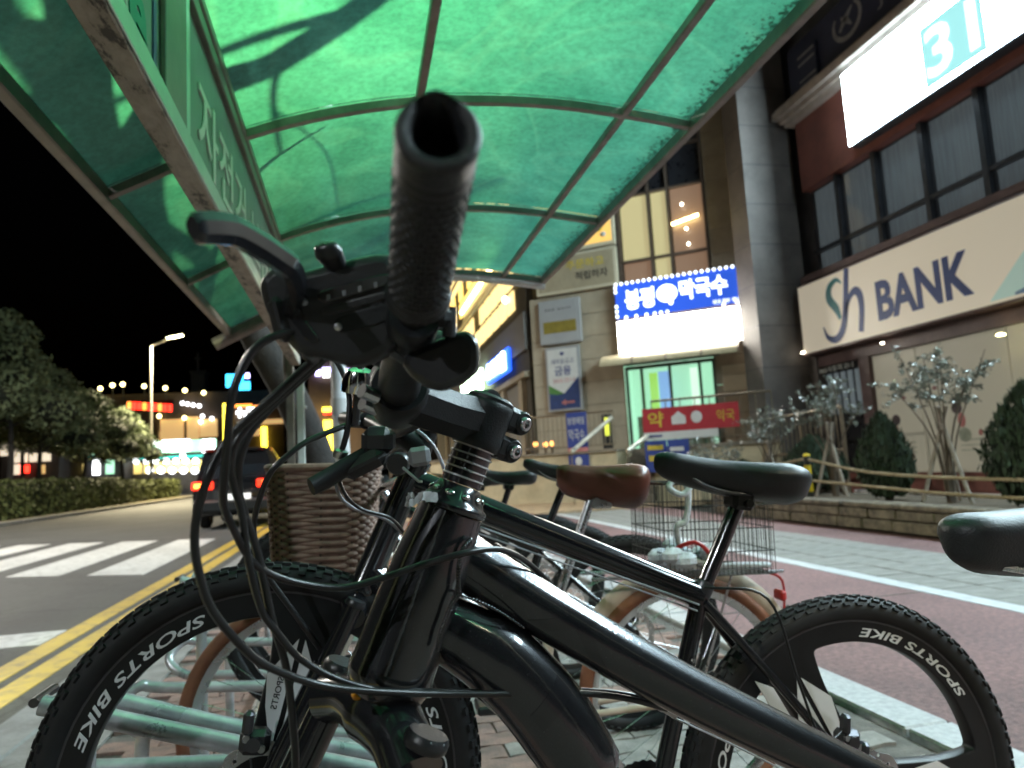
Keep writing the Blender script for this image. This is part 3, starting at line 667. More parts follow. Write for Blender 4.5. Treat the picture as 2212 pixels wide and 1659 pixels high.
# entrance
em('lobby_green', (.50,.95,.66), .8, base=(.3,.5,.4)); em('lobby_blue', (.30,.55,.98), .95, base=(.2,.3,.5)); em('lobby_white', (.75,1.,.80), 1.2, base=(.5,.6,.5)); em('lobby_lime', (.45,.9,.15), .9, base=(.2,.4,.1))
pm('door_frame', (.10,.13,.10), .35, metal=.5); glass('door_glass', (.25,.45,.35), .04, .18)
door = thing('shop_entrance', 'glass entrance doors glowing green and blue below the white sign panel', 'entrance', tuple(cp(2.4,1.17,0)))
pm('lobby_floor', (.25,.24,.2), .3); pm('lobby_counter', (.30,.22,.14), .5)
cbox(1.2, 3.6, 1.18, 3.2, -.66, -.64).build('lobby_wall', 'lobby_green', door); cbox(1.2, 3.6, 1.165, 1.178, -.64, .0).build('lobby_floor', 'lobby_floor', door); cbox(1.2, 3.6, 3.2, 3.24, -.64, .0).build('lobby_ceiling', 'lobby_floor', door)
cbox(1.36, 1.40, 1.18, 3.2, -.64, -.02).build('lobby_side', 'lobby_green', door); cbox(3.5, 3.54, 1.18, 3.2, -.64, -.02).build('lobby_side', 'lobby_green', door)
for s in (1.75, 2.45, 3.1): cbox(s-.25, s+.25, 3.15, 3.19, -.45, -.3).build('lobby_light', 'lobby_white', door)
cbox(2.46, 2.74, 1.5, 3.0, -.22, -.2).build('window_poster', 'lobby_blue', door); cbox(2.78, 2.98, 1.7, 3.0, -.3, -.28).build('window_poster', 'lobby_lime', door); cbox(1.85, 2.02, 1.3, 3.05, -.5, -.47).build('hanging_banner', 'lobby_white', door)
cbox(1.6, 2.3, 1.18, 1.85, -.5, -.25).build('counter', 'lobby_counter', door); cbox(3.16, 3.34, 1.18, 1.95, -.4, -.25).build('display_stand', 'lobby_counter', door)
for s in (1.38,1.70,2.40,3.08,3.45):
    cbox(s-.03, s+.03, 1.17, 3.16, .0, .1).build('door_post', 'door_frame', door)
cbox(1.41, 3.42, 3.08, 3.16, .0, .09).build('door_head', 'door_frame', door); cbox(1.41,3.05,1.95,2.0,.0,.08).build('door_rail','door_frame',door)
for s0, s1 in ((1.42,1.66),(1.74,2.36),(2.44,3.04),(3.12,3.41)):
    cbox(s0, s1, 1.2, 3.07, .03, .04).build('pane', 'door_glass', door)
# awning
pm('awning', (.52,.44,.28), .5, var=.15)
aw = thing('awning', 'curved beige awning with ribs over the entrance doors', 'awning', tuple(cp(2.3,3.2,.3)))
for k in range(4):
    s0, s1 = .75+k*.8, .75+(k+1)*.8-.02
    P = [(.0,.30),(.25,.29),(.5,.22),(.66,.08),(.68,.0)]
    b = MB(); V = []
    for s in (s0, s1):
        for (o, z) in P: V.append(cp(s, 3.16+z, .06+o))
    n = len(P); b.add(V, [(i, i+1, n+i+1, n+i) for i in range(n-1)]+[(0,n,n+n-1,n-1)]); b.build('awning_panel', 'awning', aw)
    b = MB(); b.tube([cp(s0-.01, 3.165+z, .065+o) for o, z in P], .018, 6); b.build('awning_rib', 'anod_frame', aw)
# white lit panel and the blue shop sign over it
em('panel_glare', (1.,.95,.84), 26.); em('neon_blue', (.03,.12,.75), .75, base=(.02,.06,.4)); em('neon_white', (.85,.93,1.), 2.2)
t = thing('white_light_panel', 'blank white lit panel below the blue neon shop sign', 'sign', tuple(cp(2.,3.45,.2)))
cbox(.58, 3.56, 3.46, 4.28, .06, .26, bev=.01).build('cabinet', 'anod_frame', t); cbox(.60, 3.54, 3.48, 4.26, .262, .272).build('face', 'panel_glare', t)
t = thing('noodle_shop_sign', 'blue neon shop sign with white Korean letters and a border of bulbs', 'sign', tuple(cp(2.,4.3,.2)))
cbox(.54, 3.56, 4.31, 5.20, .06, .26, bev=.01).build('cabinet', 'anod_frame', t); f = cbox(.56, 3.54, 4.33, 5.18, .262, .272).build('face', 'neon_blue', t)
CL = -CD   # reading direction seen from the street
lettering('봉평', cp(3.30,4.52,.272), CL, Z3, .72, .50, 'neon_white', f, .01, bold=.035)
lettering('막국수', cp(1.98,4.58,.272), CL, Z3, 1.10, .48, 'neon_white', f, .01, bold=.035)
b = MB(); b.ball(cp(2.28,4.80,.274), (.25,.012,.22), 14, 8, CAX); b.ball(cp(2.2,4.58,.274), (.06,.01,.08), 8, 5, CAX); b.build('speech_bubble', 'neon_white', f)
lettering('메밀', cp(2.44,4.70,.288), CL, Z3, .32, .2, 'neon_blue', f, .003)
lettering('전문점', cp(1.25,4.38,.272), CL, Z3, .6, .09, 'neon_white', f, .006)
g = MB(); g.ball((0,0,0), .04, 8, 6); bulb = g.mesh('bulb', 'neon_white')
def bulbs(parent, pts, me=bulb, name='bulb'):
    for p in pts:
        o = link(name, me, parent); o.location = WM(parent).inverted() @ Vector(p)
bulbs(t, [cp(s,5.19,.29) for s in np.linspace(.6,3.5,22)]+[cp(.58,z,.29) for z in np.linspace(4.4,5.1,8)]+[cp(3.52,z,.29) for z in (4.4,4.52,4.64,5.0,5.1)]+[cp(s,4.35,.29) for s in (.7,1.0,2.3,2.45,2.6,2.8,3.05,3.3)])
# blank white plate beside the door
t = thing('wall_plate', 'plain pale plate on the stone wall beside the entrance', 'sign', tuple(cp(.9,2.5,.1)))
cbox(.62, 1.2, 2.35, 2.95, .06, .09, bev=.005).build('plate', 'sign_cream', t)
# boards on the left half of the splayed face
t = thing('financial_sign', 'white and navy vertical sign for financial services with a red arrow', 'sign', tuple(cp(5.,2.2,.1)))
cbox(4.60, 5.52, 2.22, 3.86, .06, .14, bev=.01).build('frame', 'sign_grey', t); cbox(4.66, 5.46, 2.28, 3.80, .142, .15).build('lower_field', 'panel_navy', t)
b = MB(); b.prism([(0,.62),(.40,.38),(.8,.78),(.8,1.52),(0,1.52)], cp(5.46,2.28,.158), CL, Z3, .006); fw = b.build('white_field', 'panel_white', t)
b = MB(); b.prism([(0,.40),(.24,.36),(.40,.38),(0,.62)], cp(5.46,2.28,.157), CL, Z3, .005); b.build('green_field', 'panel_green', t)
lettering('새마을금고', cp(5.36,3.42,.159), CL, Z3, .60, .13, 'print_navy', fw, .003); lettering('금융', cp(5.28,3.12,.159), CL, Z3, .44, .24, 'print_navy', fw, .003, bold=.02); lettering('365코너', cp(5.34,2.93,.159), CL, Z3, .58, .13, 'print_pink', fw, .003)
b = MB(); b.prism([(0,.075),(.13,0),(.13,.045),(.36,.045),(.36,.105),(.13,.105),(.13,.15)], cp(5.16,2.36,.157), CL, Z3, .005); b.build('arrow', 'print_pink', t)
b = MB(); b.ball(cp(5.06,3.68,.16), (.06,.006,.05), 8, 5, CAX); b.build('emblem', 'print_navy', t)
t = thing('grey_sign', 'grey billboard with a mustard band above the financial sign', 'sign', tuple(cp(5.,4.,.1)))
cbox(4.5, 5.62, 3.94, 5.08, .06, .16, bev=.012).build('frame', 'sign_grey', t); f = cbox(4.6, 5.60, 3.98, 5.02, .162, .17).build('face', 'sign_grey', t)
cbox(4.62, 5.5, 4.22, 4.52, .171, .175).build('mustard_band', 'print_mustard', t)
lettering('365 24시', cp(5.45,4.8,.171), CL, Z3, .7, .07, 'print_black', f, .003)
t = thing('app_sign', 'cream framed billboard with yellow and black lettering at the corner', 'sign', tuple(cp(4.4,5.2,.1)))
cbox(3.46, 5.64, 5.22, 6.22, .06, .18, bev=.015).build('frame', 'sign_cream', t); pm('board_beige', (.40,.33,.22), .5, var=.1); f = cbox(3.54, 5.56, 5.29, 6.15, .182, .19).build('face', 'board_beige', t)
lettering('App', cp(5.48,5.72,.191), CL, Z3, .46, .24, 'sign_cream', f, .003); lettering('주문하고', cp(4.78,5.78,.191), CL, Z3, 1.0, .24, 'print_yellow', f, .003, bold=.02); lettering('적립하자', cp(4.55,5.48,.191), CL, Z3, .85, .22, 'print_black', f, .003, bold=.02)
em('food_poster', (1.,.62,.16), .75, base=(.5,.3,.08))
t = thing('food_poster', 'warm lit food poster tucked under the canopy edge above the cream billboard', 'sign', tuple(cp(4.4,6.3,.1)))
cbox(3.46, 5.64, 6.26, 7.7, .06, .18, bev=.015).build('frame', 'sign_cream', t); cbox(3.54, 5.56, 6.36, 7.62, .182, .19).build('face', 'food_poster', t)
for k, (s, z, r, m) in enumerate(((3.9,6.75,.16,'print_yellow'),(4.3,6.6,.14,'panel_white'),(4.7,6.62,.12,'print_dark'),(3.75,6.55,.08,'panel_white'),(5.1,6.6,.15,'print_mustard'))):
    b = MB(); b.ball(cp(s,z,.2), (r,.03,r*.8), 10, 6, CAX); b.build('printed_dish', m, t)
# terrace, stairs and railings in front of the splayed face
ter = thing('terrace', 'raised cream terrace with steps in front of the corner building', 'terrace', tuple(cp(4.5,0,1.6)))
cbox(3.42, 8.2, 0, 1.12, .05, 1.6).build('terrace_wall', 'terrace_cream', ter); cbox(.02, 2.62, 0, 1.10, .05, 1.5).build('terrace_wall', 'terrace_cream', ter)
cbox(3.40, 8.2, 1.12, 1.17, .05, 1.64).build('coping', 'terrace_step', ter); cbox(.02, 2.64, 1.10, 1.17, .05, 1.54).build('coping', 'terrace_step', ter)
cbox(2.64, 3.40, .0, 1.165, .05, .35).build('landing', 'terrace_step', ter)
for k in range(7): cbox(2.645, 3.395, 0, 1.165*(6-k)/7+.0, .35+k*.26, .35+(k+1)*.26-.004).build('step', 'terrace_step', ter) if k < 6 else None
pm('rail_steel', (.30,.25,.19), .35, metal=.7, var=.15)
def railing(label, s0, s1, off, z0=1.17, h=.86, n=None, ends=True):
    t = thing('railing', label, 'railing', tuple(cp((s0+s1)/2, z0, off)), group='terrace railings')
    for z in (z0+h, z0+.12):
        b = MB(); b.cyl(cp(s0,z,off), cp(s1,z,off), .025 if z > z0+.5 else .015, 8); b.build('rail', 'rail_steel', t)
    n = n or int((s1-s0)/.11); g = MB(); g.cyl((0,0,z0+.12), (0,0,z0+h), .012, 6); me = g.mesh('baluster', 'rail_steel')
    iv = WM(t).inverted()
    for i in range(n+1):
        o = link('baluster', me, t); p = cp(s0+(s1-s0)*i/n, 0, off); o.location = iv @ Vector(p)
    return t
railing('steel railing along the cream terrace wall below the financial sign', 3.45, 7.6, 1.55)
railing('railing above the red pharmacy banner before the entrance', .1, 2.6, 1.45, h=1.0, n=8)
em('handrail_lit', (1.,.86,.5), .35, base=(.6,.55,.42))
pm('handrail_pale', (.78,.74,.62), .3, metal=.4)
for a, e, lab in ((cp(3.47,1.88,1.6), cp(4.16,1.16,2.5), 'pale sloping handrail of the terrace steps beside the blue poster'),(cp(2.69,1.42,1.62), cp(3.02,1.10,2.2), 'short pale sloping handrail beside the red pharmacy banner')):
    t = thing('handrail', lab, 'handrail', tuple((e[0],e[1],0)))
    b = MB(); b.cyl(a, e, .045, 10); b.build('rail', 'handrail_pale', t)
    b = MB(); b.cyl((e[0],e[1],0), e-(0,0,.03), .018, 8); b.build('support', 'rail_steel', t)
pm('banner_red', (.42,.03,.04), .5, var=.1); pm('banner_blue', (.035,.06,.26), .5, var=.15)
t = thing('pharmacy_banner', 'red banner board with a yellow Korean letter for pharmacy over blue boards', 'banner', tuple(cp(1.8,.7,1.62)))
cbox(.75, 2.78, 1.48, 2.0, 1.58, 1.61).build('red_field', 'banner_red', t); cbox(1.2, 2.78, 1.31, 1.48, 1.58, 1.608).build('white_strip', 'panel_white', t)
for s0, s1 in ((1.83,2.28),(2.30,2.78)): cbox(s0, s1, .62, 1.30, 1.58, 1.606).build('blue_board', 'banner_blue', t)
lettering('약', cp(2.66,1.58,1.611), CL, Z3, .34, .34, 'print_yellow', t, .004, bold=.02)
b = MB(); b.prism([(0,0),(.3,0),(.3,.16),(.15,.28),(0,.16)], cp(2.15,1.62,1.616), CL, Z3, .005); b.build('house_mark', 'panel_white', t)
b = MB(); b.ball(cp(1.62,1.75,1.612), (.12,.004,.13), 12, 6, CAX); b.build('round_mark', 'panel_white', t)
lettering('약국', cp(1.2,1.62,1.611), CL, Z3, .36, .24, 'print_yellow', t, .004)
for s0, w, z, h, m in ((2.72,.34,1.10,.1,'print_yellow'),(2.70,.3,.86,.12,'print_yellow'),(2.24,.3,1.05,.09,'panel_white'),(2.74,.36,1.37,.05,'print_navy')):
    cbox(s0-w, s0, z, z+h, 1.607, 1.611).build('print_block', m, t)
t = thing('blue_poster', 'blue poster with white Korean letters and a pink foot on the terrace railing', 'poster', tuple(cp(4.3,1.1,1.62)))
cbox(4.06, 4.54, 1.12, 2.06, 1.6, 1.63).build('field', 'banner_blue', t); cbox(4.06, 4.54, 1.12, 1.26, 1.631, 1.634).build('pink_foot', 'print_pink', t)
lettering('봉평메밀', cp(4.51,1.78,1.631), CL, Z3, .40, .17, 'panel_white', t, .003); lettering('막국수', cp(4.50,1.42,1.631), CL, Z3, .38, .26, 'panel_white', t, .003)
cbox(4.06, 4.54, .78, 1.10, 1.62, 1.635).build('lower_field', 'banner_blue', t); b = MB(); b.ball(cp(4.3,.95,1.637), (.08,.004,.1), 10, 6, CAX); b.build('print_dish', 'panel_white', t)
em('menu_yellow', (.9,.95,.1), .7)
t = thing('menu_stand', 'narrow black menu stand with a yellow print at the top of the steps', 'sign', tuple(cp(3.75,1.17,1.0)))
cbox(3.66, 3.88, 1.2, 2.0, .98, 1.04).build('board', 'print_black', t); cbox(3.69, 3.83, 1.5, 1.92, 1.042, 1.046).build('print', 'menu_yellow', t)
# warm planters / lanterns behind the railing
em('lantern_orange', (1.,.45,.12), 3.)
for i, (s, z) in enumerate(((5.5,1.35),(5.25,1.33),(5.08,1.34),(6.1,1.42))):
    t = thing('lantern', ['small orange lantern','orange lantern','second small orange lantern','lone orange lantern'][i]+' behind the terrace railing bars', 'lantern', tuple(cp(s,1.17,1.2)), group='terrace lanterns')
    b = MB(); b.ball(cp(s,z+.06,1.2), .06, 8, 6); b.build('shade', 'lantern_orange', t); b = MB(); b.cyl(cp(s,1.17,1.2), cp(s,z,1.2), .03, 8); b.build('foot', 'rail_steel', t)

# street face of the corner building beyond (x = 4.55)
XL = 4.55
sf = thing('arcade_building', 'long street front with golden lit windows and shop signs running away from the corner', 'building', (XL, 26, 0))
b = MB(); b.box((XL+.06, 29.2, 2.9), (.2, 22.6, 5.8)); b.build('wall', 'clad_dark', sf)
pm('soffit_grey', (.22,.21,.20), .6, var=.15)
b = MB(); b.box((XL-.06, 26.6, 4.45), (.16, 17.4, 1.0)); b.build('fascia', 'soffit_grey', sf)
b = MB(); b.box((XL-.1, 26.6, 3.3), (.2, 17.4, .14)); b.build('shop_lintel', 'clad_stone', sf)
for y in np.arange(18.6, 36, 2.4):
    b = MB(); b.box((XL-.08, y, 1.6), (.2, .4, 3.2)); b.build('pier', 'clad_stone', sf)
for y in (19.8,22.2):
    b = MB(); b.box((XL-.05, y, 1.7), (.06, 1.9, 2.9)); b.build('shutter', 'soffit_grey', sf)
em('window_gold', (1.,.66,.16), 2.2, base=(.4,.25,.08)); em('window_gold2', (1.,.74,.30), 1.5, base=(.3,.2,.1))
for i, y in enumerate(np.arange(19.0, 33., 1.15)):
    for j, z in enumerate((5.25, 5.95, 7.15, 7.85)):
        if random.random() < .12: continue
        m = 'window_gold' if (j > 1 and y > 23) else 'window_gold2'
        b = MB(); b.box((XL-.09, y+.55, z+.3), (.05, .9, .56)); b.build('window', m, sf)
b = MB(); b.box((XL-.16, 26.2, 6.78), (.16, 15.5, .3)); b.build('floor_band', 'sign_cream', sf)
b = MB(); b.cyl((XL-.3,20.5,7.05), (XL-.3,27.5,7.05), .07, 8); b.build('tube_light', 'strip_warm', sf)
b = MB(); b.box((XL-.1, 26, 9.4), (.2, 15.5, 1.6)); b.build('upper_wall', 'window_gold2', sf)
for z in (8.7, 9.4):
    b = MB(); b.box((XL-.22, 26.2, z), (.06, 15.4, .12)); b.build('louvre', 'anod_frame', sf)
em('sign_lilac', (.62,.55,1.), 5.); em('sign_lime', (.75,1.,.75), 7.); em('sign_azure', (.65,.85,1.), 7.); em('azure_edge', (.02,.12,.9), 2.)
t = thing('white_neon_sign', 'white green neon letter sign on the receding street front', 'sign', (XL-.3, 25.5, 3.6), group='street front signs')
lettering('노래연습장', (XL-.3, 27.9, 3.5), -Y3, Z3, 4.6, .75, 'sign_lime', t, .12, bold=.05)
t = thing('blue_neon_sign', 'blue edged white neon sign nearer the corner on the street front', 'sign', (XL-.3, 21, 3.6), group='street front signs')
b = MB(); b.bbox((XL-.22, 21.2, 3.95), (.14, 3.3, .72), .05); b.build('cabinet', 'azure_edge', t); lettering('스크린', (XL-.3, 22.6, 3.68), -Y3, Z3, 2.9, .52, 'sign_azure', t, .08, bold=.05)
for (x, y, Y, m, r, lab) in ((1030,640,27,'neon_white',.16,'white lamp cluster under the canopy end'),(1042,625,27,'neon_white',.16,'second white lamp under the canopy end'),(1100,606,24,'strip_warm',.14,'round yellow lamp seen below the end gutter'),(1068,600,24,'sign_lilac',.16,'lilac lamp seen below the end gutter'),(1092,648,20,'small_glow',.10,'pale lamp on the golden front')):
    p = ony(x, y, Y); t = thing('facade_lamp', lab, 'lamp', tuple(p), group='lamps on the golden front')
    b = MB(); b.ball(p, r, 8, 6); b.build('globe', m, t); b = MB(); b.cyl(p, (XL, p[1], p[2]+.1), .02, 6); b.build('bracket', 'anod_frame', t)
# ---------------------------------------------------------------- planter with shrubs before the bank
pl = thing('planter_wall', 'low rough stone planter wall with a flat coping beside the footpath', 'planter', (5.8, 6, 0))
z = 0.; 
for c, hh in enumerate((.13,.12,.07)):
    y = .6-.2*c
    while y < 10.6:
        L = random.uniform(.38,.72) if c < 2 else random.uniform(.7,1.1)
        o0 = .0 if c < 2 else -.035
        b = MB(); b.bbox((5.78+o0/2+random.uniform(-.008,.008), y+L/2, z+hh/2), (.26-o0, L-.012, hh-.01), .014); b.build('stone', 'rough_stone', pl, sharp=30); y += L
    z += hh
b = MB(); b.box((5.80, 5.7, .14), (.17, 10.4, .27)); b.build('wall_core', 'joint_sand', pl)
g = MB(); g.slab((5.9,.2,.25),(7.3,.2,.25),(7.3,10.6,.25),(5.9,10.6,.25), .25); g.slab((7.3,.2,.01),(9.6,.2,.01),(9.6,13.,.01),(7.3,13.,.01), .1); struct(g.build('planting_bed', 'earth'))
pm('white_paint', (.80,.80,.80), .5, var=.06)
b = MB(); b.bbox((9.30, 6.2, .06), (.14, 11.6, .12), .01); struct(b.build('white_kerb', 'white_paint'))
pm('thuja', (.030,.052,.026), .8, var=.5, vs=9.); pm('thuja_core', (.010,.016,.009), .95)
pm('shrub_leaf', (.24,.26,.22), .15, var=.6, vs=9., spec=1.); pm('twig', (.13,.10,.075), .85, var=.3); pm('stake_wood', (.34,.29,.24), .75, var=.3, vs=8.)
def tris(P, N, size, asp=.45, droop=.0):
    """leaf-shaped quads at points P, oriented about N"""
    b = MB(); n = len(P)
    A = rng.normal(size=(n,3)); A -= N*(A*N).sum(1)[:,None]; A /= np.linalg.norm(A,axis=1)[:,None]+1e-9; B = np.cross(N, A)
    s = size*rng.uniform(.6,1.3,(n,1))
    Q = np.stack([P-A*s, P+B*s*asp+N*s*.12, P+A*s, P-B*s*asp+N*s*.12], 1).reshape(-1,3)
    b.v = [tuple(q) for q in Q]; b.f = [(4*i,4*i+1,4*i+2,4*i+3) for i in range(n)]; return b
def topiary(label, x, y, h, r, z0=.25):
    t = thing('thuja_shrub', label, 'shrub', (x,y,z0), group='clipped dark thuja shrubs')
    b = MB(); b.cyl((x,y,z0-.05), (x,y,z0+.2), .04, 8); b.build('trunk', 'twig', t)
    f = lambda q: math.sin(math.pi*min(1.,q*.93+.07))**.62*(1.-.42*q)*1.22
    prof = [(max(.01,r*.9*f(q)), .06+q*(h-.1)) for q in np.linspace(0,1,12)]
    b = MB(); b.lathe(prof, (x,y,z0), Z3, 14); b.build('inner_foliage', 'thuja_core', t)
    n = 2600; q = rng.uniform(0,1,n)**.9; a = rng.uniform(0,2*np.pi,n)
    rr = np.array([r*f(v) for v in q])*(1+.07*np.sin(a*7+q*9)+rng.normal(0,.05,n))
    P = np.stack([x+rr*np.cos(a), y+rr*np.sin(a), z0+.05+q*h], 1); N = np.stack([np.cos(a), np.sin(a), np.full(n,.9)], 1); N /= np.linalg.norm(N,axis=1)[:,None]
    N2 = np.stack([np.cos(a)+rng.normal(0,.5,n), np.sin(a)+rng.normal(0,.5,n), rng.normal(0,.25,n)],1); N2 /= np.linalg.norm(N2,axis=1)[:,None]
    b = MB(); up = np.tile(Z3,(n,1))+rng.normal(0,.25,(n,3)); up -= N2*(up*N2).sum(1)[:,None]; up /= np.linalg.norm(up,axis=1)[:,None]; sd = np.cross(N2, up); s = rng.uniform(.03,.075,(n,1))
    Q = np.stack([P-up*s*.6, P+sd*s*.3, P+up*s*1.3, P-sd*s*.3],1).reshape(-1,3); b.v = [tuple(v) for v in Q]; b.f = [(4*i,4*i+1,4*i+2,4*i+3) for i in range(n)]
    stuff(b.build('crown', 'thuja', t, sharp=None)); return t
topiary('egg-shaped dark thuja shrub below the BANK lettering', 6.53, 7.85, 1.02, .31)
topiary('large dark thuja shrub cut by the picture edge before the cream panes', 6.45, 5.72, 1.16, .40)
topiary('low dark thuja shrub behind the striped post', 7.1, 10.1, .82, .45)
topiary('small dark thuja shrub behind the frosted shrub near the red banner', 7.0, 12.1, .72, .45, .0)
def shrub(label, x, y, h, spread, n=900, z0=.25, stakes=3, pick=None, crown=.5):
    t = thing('staked_shrub', label, 'shrub', (x,y,z0), group='staked shrubs')
    ends = []
    for k in range(9):
        a = 2*math.pi*k/9+random.uniform(-.3,.3); rr = spread*random.uniform(.3,1.)
        e = np.array([x+rr*math.cos(a), y+rr*math.sin(a), z0+h*random.uniform(.75,1.)]); m = np.array([x+rr*.25*math.cos(a), y+rr*.25*math.sin(a), z0+h*.42])
        b = MB(); P = smooth([(x+.03*math.cos(a),y+.03*math.sin(a),z0-.03), m, e], 4); b.tube(P, list(np.linspace(.016,.004,len(P))), 5); b.build('stem', 'twig', t); ends.append((m,e))
    for k in range(stakes):
        a = 2*math.pi*k/max(1,stakes)+.5; b = MB(); b.cyl((x+.5*spread*math.cos(a), y+.5*spread*math.sin(a), z0-.05), (x-.1*spread*math.cos(a), y-.1*spread*math.sin(a), z0+h*.62), .024, 7); b.build('stake', 'stake_wood', t)
    tw = []; tb = MB()
    for m, e in ends:
        for k in range(9):
            s_ = m+(e-m)*random.uniform(crown,1.); d_ = rng.normal(size=3)*(1,1,.6)+(0,0,.35); c2 = s_+nrm(d_)*spread*random.uniform(.18,.42); tb.tube([s_,c2], [.0035,.0015], 4); tw.append((s_,c2))
    tb.build('twigs', 'twig', t)['kind'] = 'stuff'
    P = []
    for i in range(n*2):
        a_, c_ = tw[i % len(tw)]; P.append(a_+(c_-a_)*random.uniform(.15,1.05)+rng.normal(0,.018,3))
    P = np.array(P); N = rng.normal(size=(n*2,3)); N[:,2] = np.abs(N[:,2])+.2; N /= np.linalg.norm(N,axis=1)[:,None]
    stuff(tris(P, N, .026).build('crown', 'shrub_leaf', t, sharp=None)); return t
shrub('tall staked shrub with glinting leaves before the cream bank panes', 6.6, 6.95, 1.78, .62, 1100)
shrub('leafy staked shrub beside the striped post at the bank lobby', 6.7, 9.1, 1.72, .55, 900)
shrub('thin staked shrub behind the rope left of the striped post', 6.9, 11.0, 1.4, .5, 550)
shrub('bushy glinting shrub overlapping the red pharmacy banner', 6.55, 12.35, 1.25, .6, 900, z0=0., stakes=0, crown=.1)
# striped post and ropes
pm('post_yellow', (.70,.50,.02), .45); pm('post_black', (.02,.02,.02), .5); pm('rope', (.42,.33,.21), .9, var=.4, vs=40.)
pp = onx(1742, 985, 6.05); rp = thing('striped_post', 'short yellow and black striped post holding the rope barrier', 'bollard', (6.05, pp[1], .25))
for k in range(5):
    b = MB(); b.cyl((6.05,pp[1],.25+k*.12), (6.05,pp[1],.25+(k+1)*.12-.001), .045, 12); b.build('band', 'post_black' if k % 2 == 0 else 'post_yellow', rp)
b = MB(); b.ball((6.05,pp[1],.86), (.05,.05,.03), 12, 6); b.build('cap', 'post_yellow', rp)
def rope(label, pts):
    P = smooth(pts, 10); L = [0]
    for i in range(1,len(P)): L.append(L[-1]+np.linalg.norm(P[i]-P[i-1]))
    m = int(L[-1]/.022); q = np.linspace(0,L[-1],m); C3 = np.stack([np.interp(q,L,[p[k] for p in P]) for k in range(3)],1); b = MB()
    T = nrm(C3[-1]-C3[0]); U = nrm(np.cross(T,Z3)); V = np.cross(U,T)
    for ph in (0, 2.09, 4.19):
        b.tube([C3[i]+(U*math.cos(i*.95+ph)+V*math.sin(i*.95+ph))*.011 for i in range(m)], .0105, 5)
    tag(b.build('rope', 'rope'), label, 'rope', 'twisted barrier ropes')
Y0 = pp[1]; tip = onx(1745,988,6.05); far = onx(2212,1037,6.05)
rope('upper twisted rope from the striped post across the dark thuja shrubs', [(6.05,Y0,.81),(6.05,(Y0+far[1])/2+.3,onx(1960,1022,6.05)[2]),far,(6.05,far[1]-1.5,far[2]+.04)])
lo = onx(1755,1038,6.05); lo2 = onx(2060,1068,6.05)
rope('lower twisted rope sagging from the striped post to the planter coping', [(6.05,Y0,lo[2]),(6.05,onx(1900,1053,6.05)[1],onx(1900,1053,6.05)[2]),(6.05,lo2[1],lo2[2]),(6.05,lo2[1]-1.2,lo2[2]-.02)])
lf = onx(1640,1006,6.05); rope('rope running from the striped post behind the black saddle', [(6.05,Y0,.82),(6.05,(Y0+lf[1])/2,(.82+lf[2])/2-.02),(6.05,lf[1],lf[2]),(6.05,lf[1]+2.,lf[2]-.02)])
# grey metal fence before the bank lobby
t = thing('ramp_fence', 'grey barred fence in front of the bank lobby and dark pier', 'fence', (8.3, 12.6, 0))
for zz in (1.55, .8):
    b = MB(); b.cyl((8.3,10.9,zz+.1), (8.3,14.6,zz), .03, 8); b.build('rail', 'rail_steel', t)
for y in (10.9, 12.1, 13.3, 14.5):
    b = MB(); b.cyl((8.3,y,0), (8.3,y,1.62-(y-10.9)*.027), .035, 8); b.build('fence_post', 'rail_steel', t)
for y in np.arange(11.05, 14.5, .15):
    b = MB(); b.cyl((8.3,y,.1), (8.3,y,1.6-(y-10.9)*.027), .012, 6); b.build('bar', 'rail_steel', t)

# ---------------------------------------------------------------- left side: hedges, pines, shop, far buildings
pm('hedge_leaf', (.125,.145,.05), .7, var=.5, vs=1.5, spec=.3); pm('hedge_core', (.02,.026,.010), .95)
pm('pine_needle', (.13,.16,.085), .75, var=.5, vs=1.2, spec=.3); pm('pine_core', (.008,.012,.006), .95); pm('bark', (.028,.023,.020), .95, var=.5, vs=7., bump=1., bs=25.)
def hedge(label, x0, x1, y0, y1, h):
    t = thing('hedge', label, 'hedge', ((x0+x1)/2,(y0+y1)/2,0), group='clipped hedges along the road')
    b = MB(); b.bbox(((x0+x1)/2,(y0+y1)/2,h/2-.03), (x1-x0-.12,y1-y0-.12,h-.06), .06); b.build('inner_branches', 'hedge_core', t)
    n = int(((y1-y0)*(h*2+x1-x0))*95); q = rng.uniform(0,1,n); P = np.zeros((n,3)); N = np.zeros((n,3))
    A = [(y1-y0)*h, (y1-y0)*(x1-x0), (x1-x0)*h]; pr = np.cumsum(A)/sum(A); k = np.searchsorted(pr, q)
    u, v = rng.uniform(0,1,n), rng.uniform(0,1,n)
    P[:,0] = np.where(k==0, x1, x0+u*(x1-x0)); P[:,1] = np.where(k==2, y0, y0+(u if 0 else rng.uniform(0,1,n))*(y1-y0)); P[:,2] = np.where(k==1, h, v*h)
    N[k==0] = (1,0,.4); N[k==1] = (0,0,1); N[k==2] = (0,-1,.4); N += rng.normal(0,.5,(n,3)); N /= np.linalg.norm(N,axis=1)[:,None]
    P += rng.normal(0,.05,(n,3)); stuff(tris(P,N,.085,.6).build('leaves', 'hedge_leaf', t, sharp=None)); return t
hedge('long clipped hedge beside the kerb across the road', -14.4, -12.5, 20., 43.2, 1.38)
hedge('shorter clipped hedge farther on by the lit shop', -14.4, -12.9, 44.6, 57.5, 1.22)
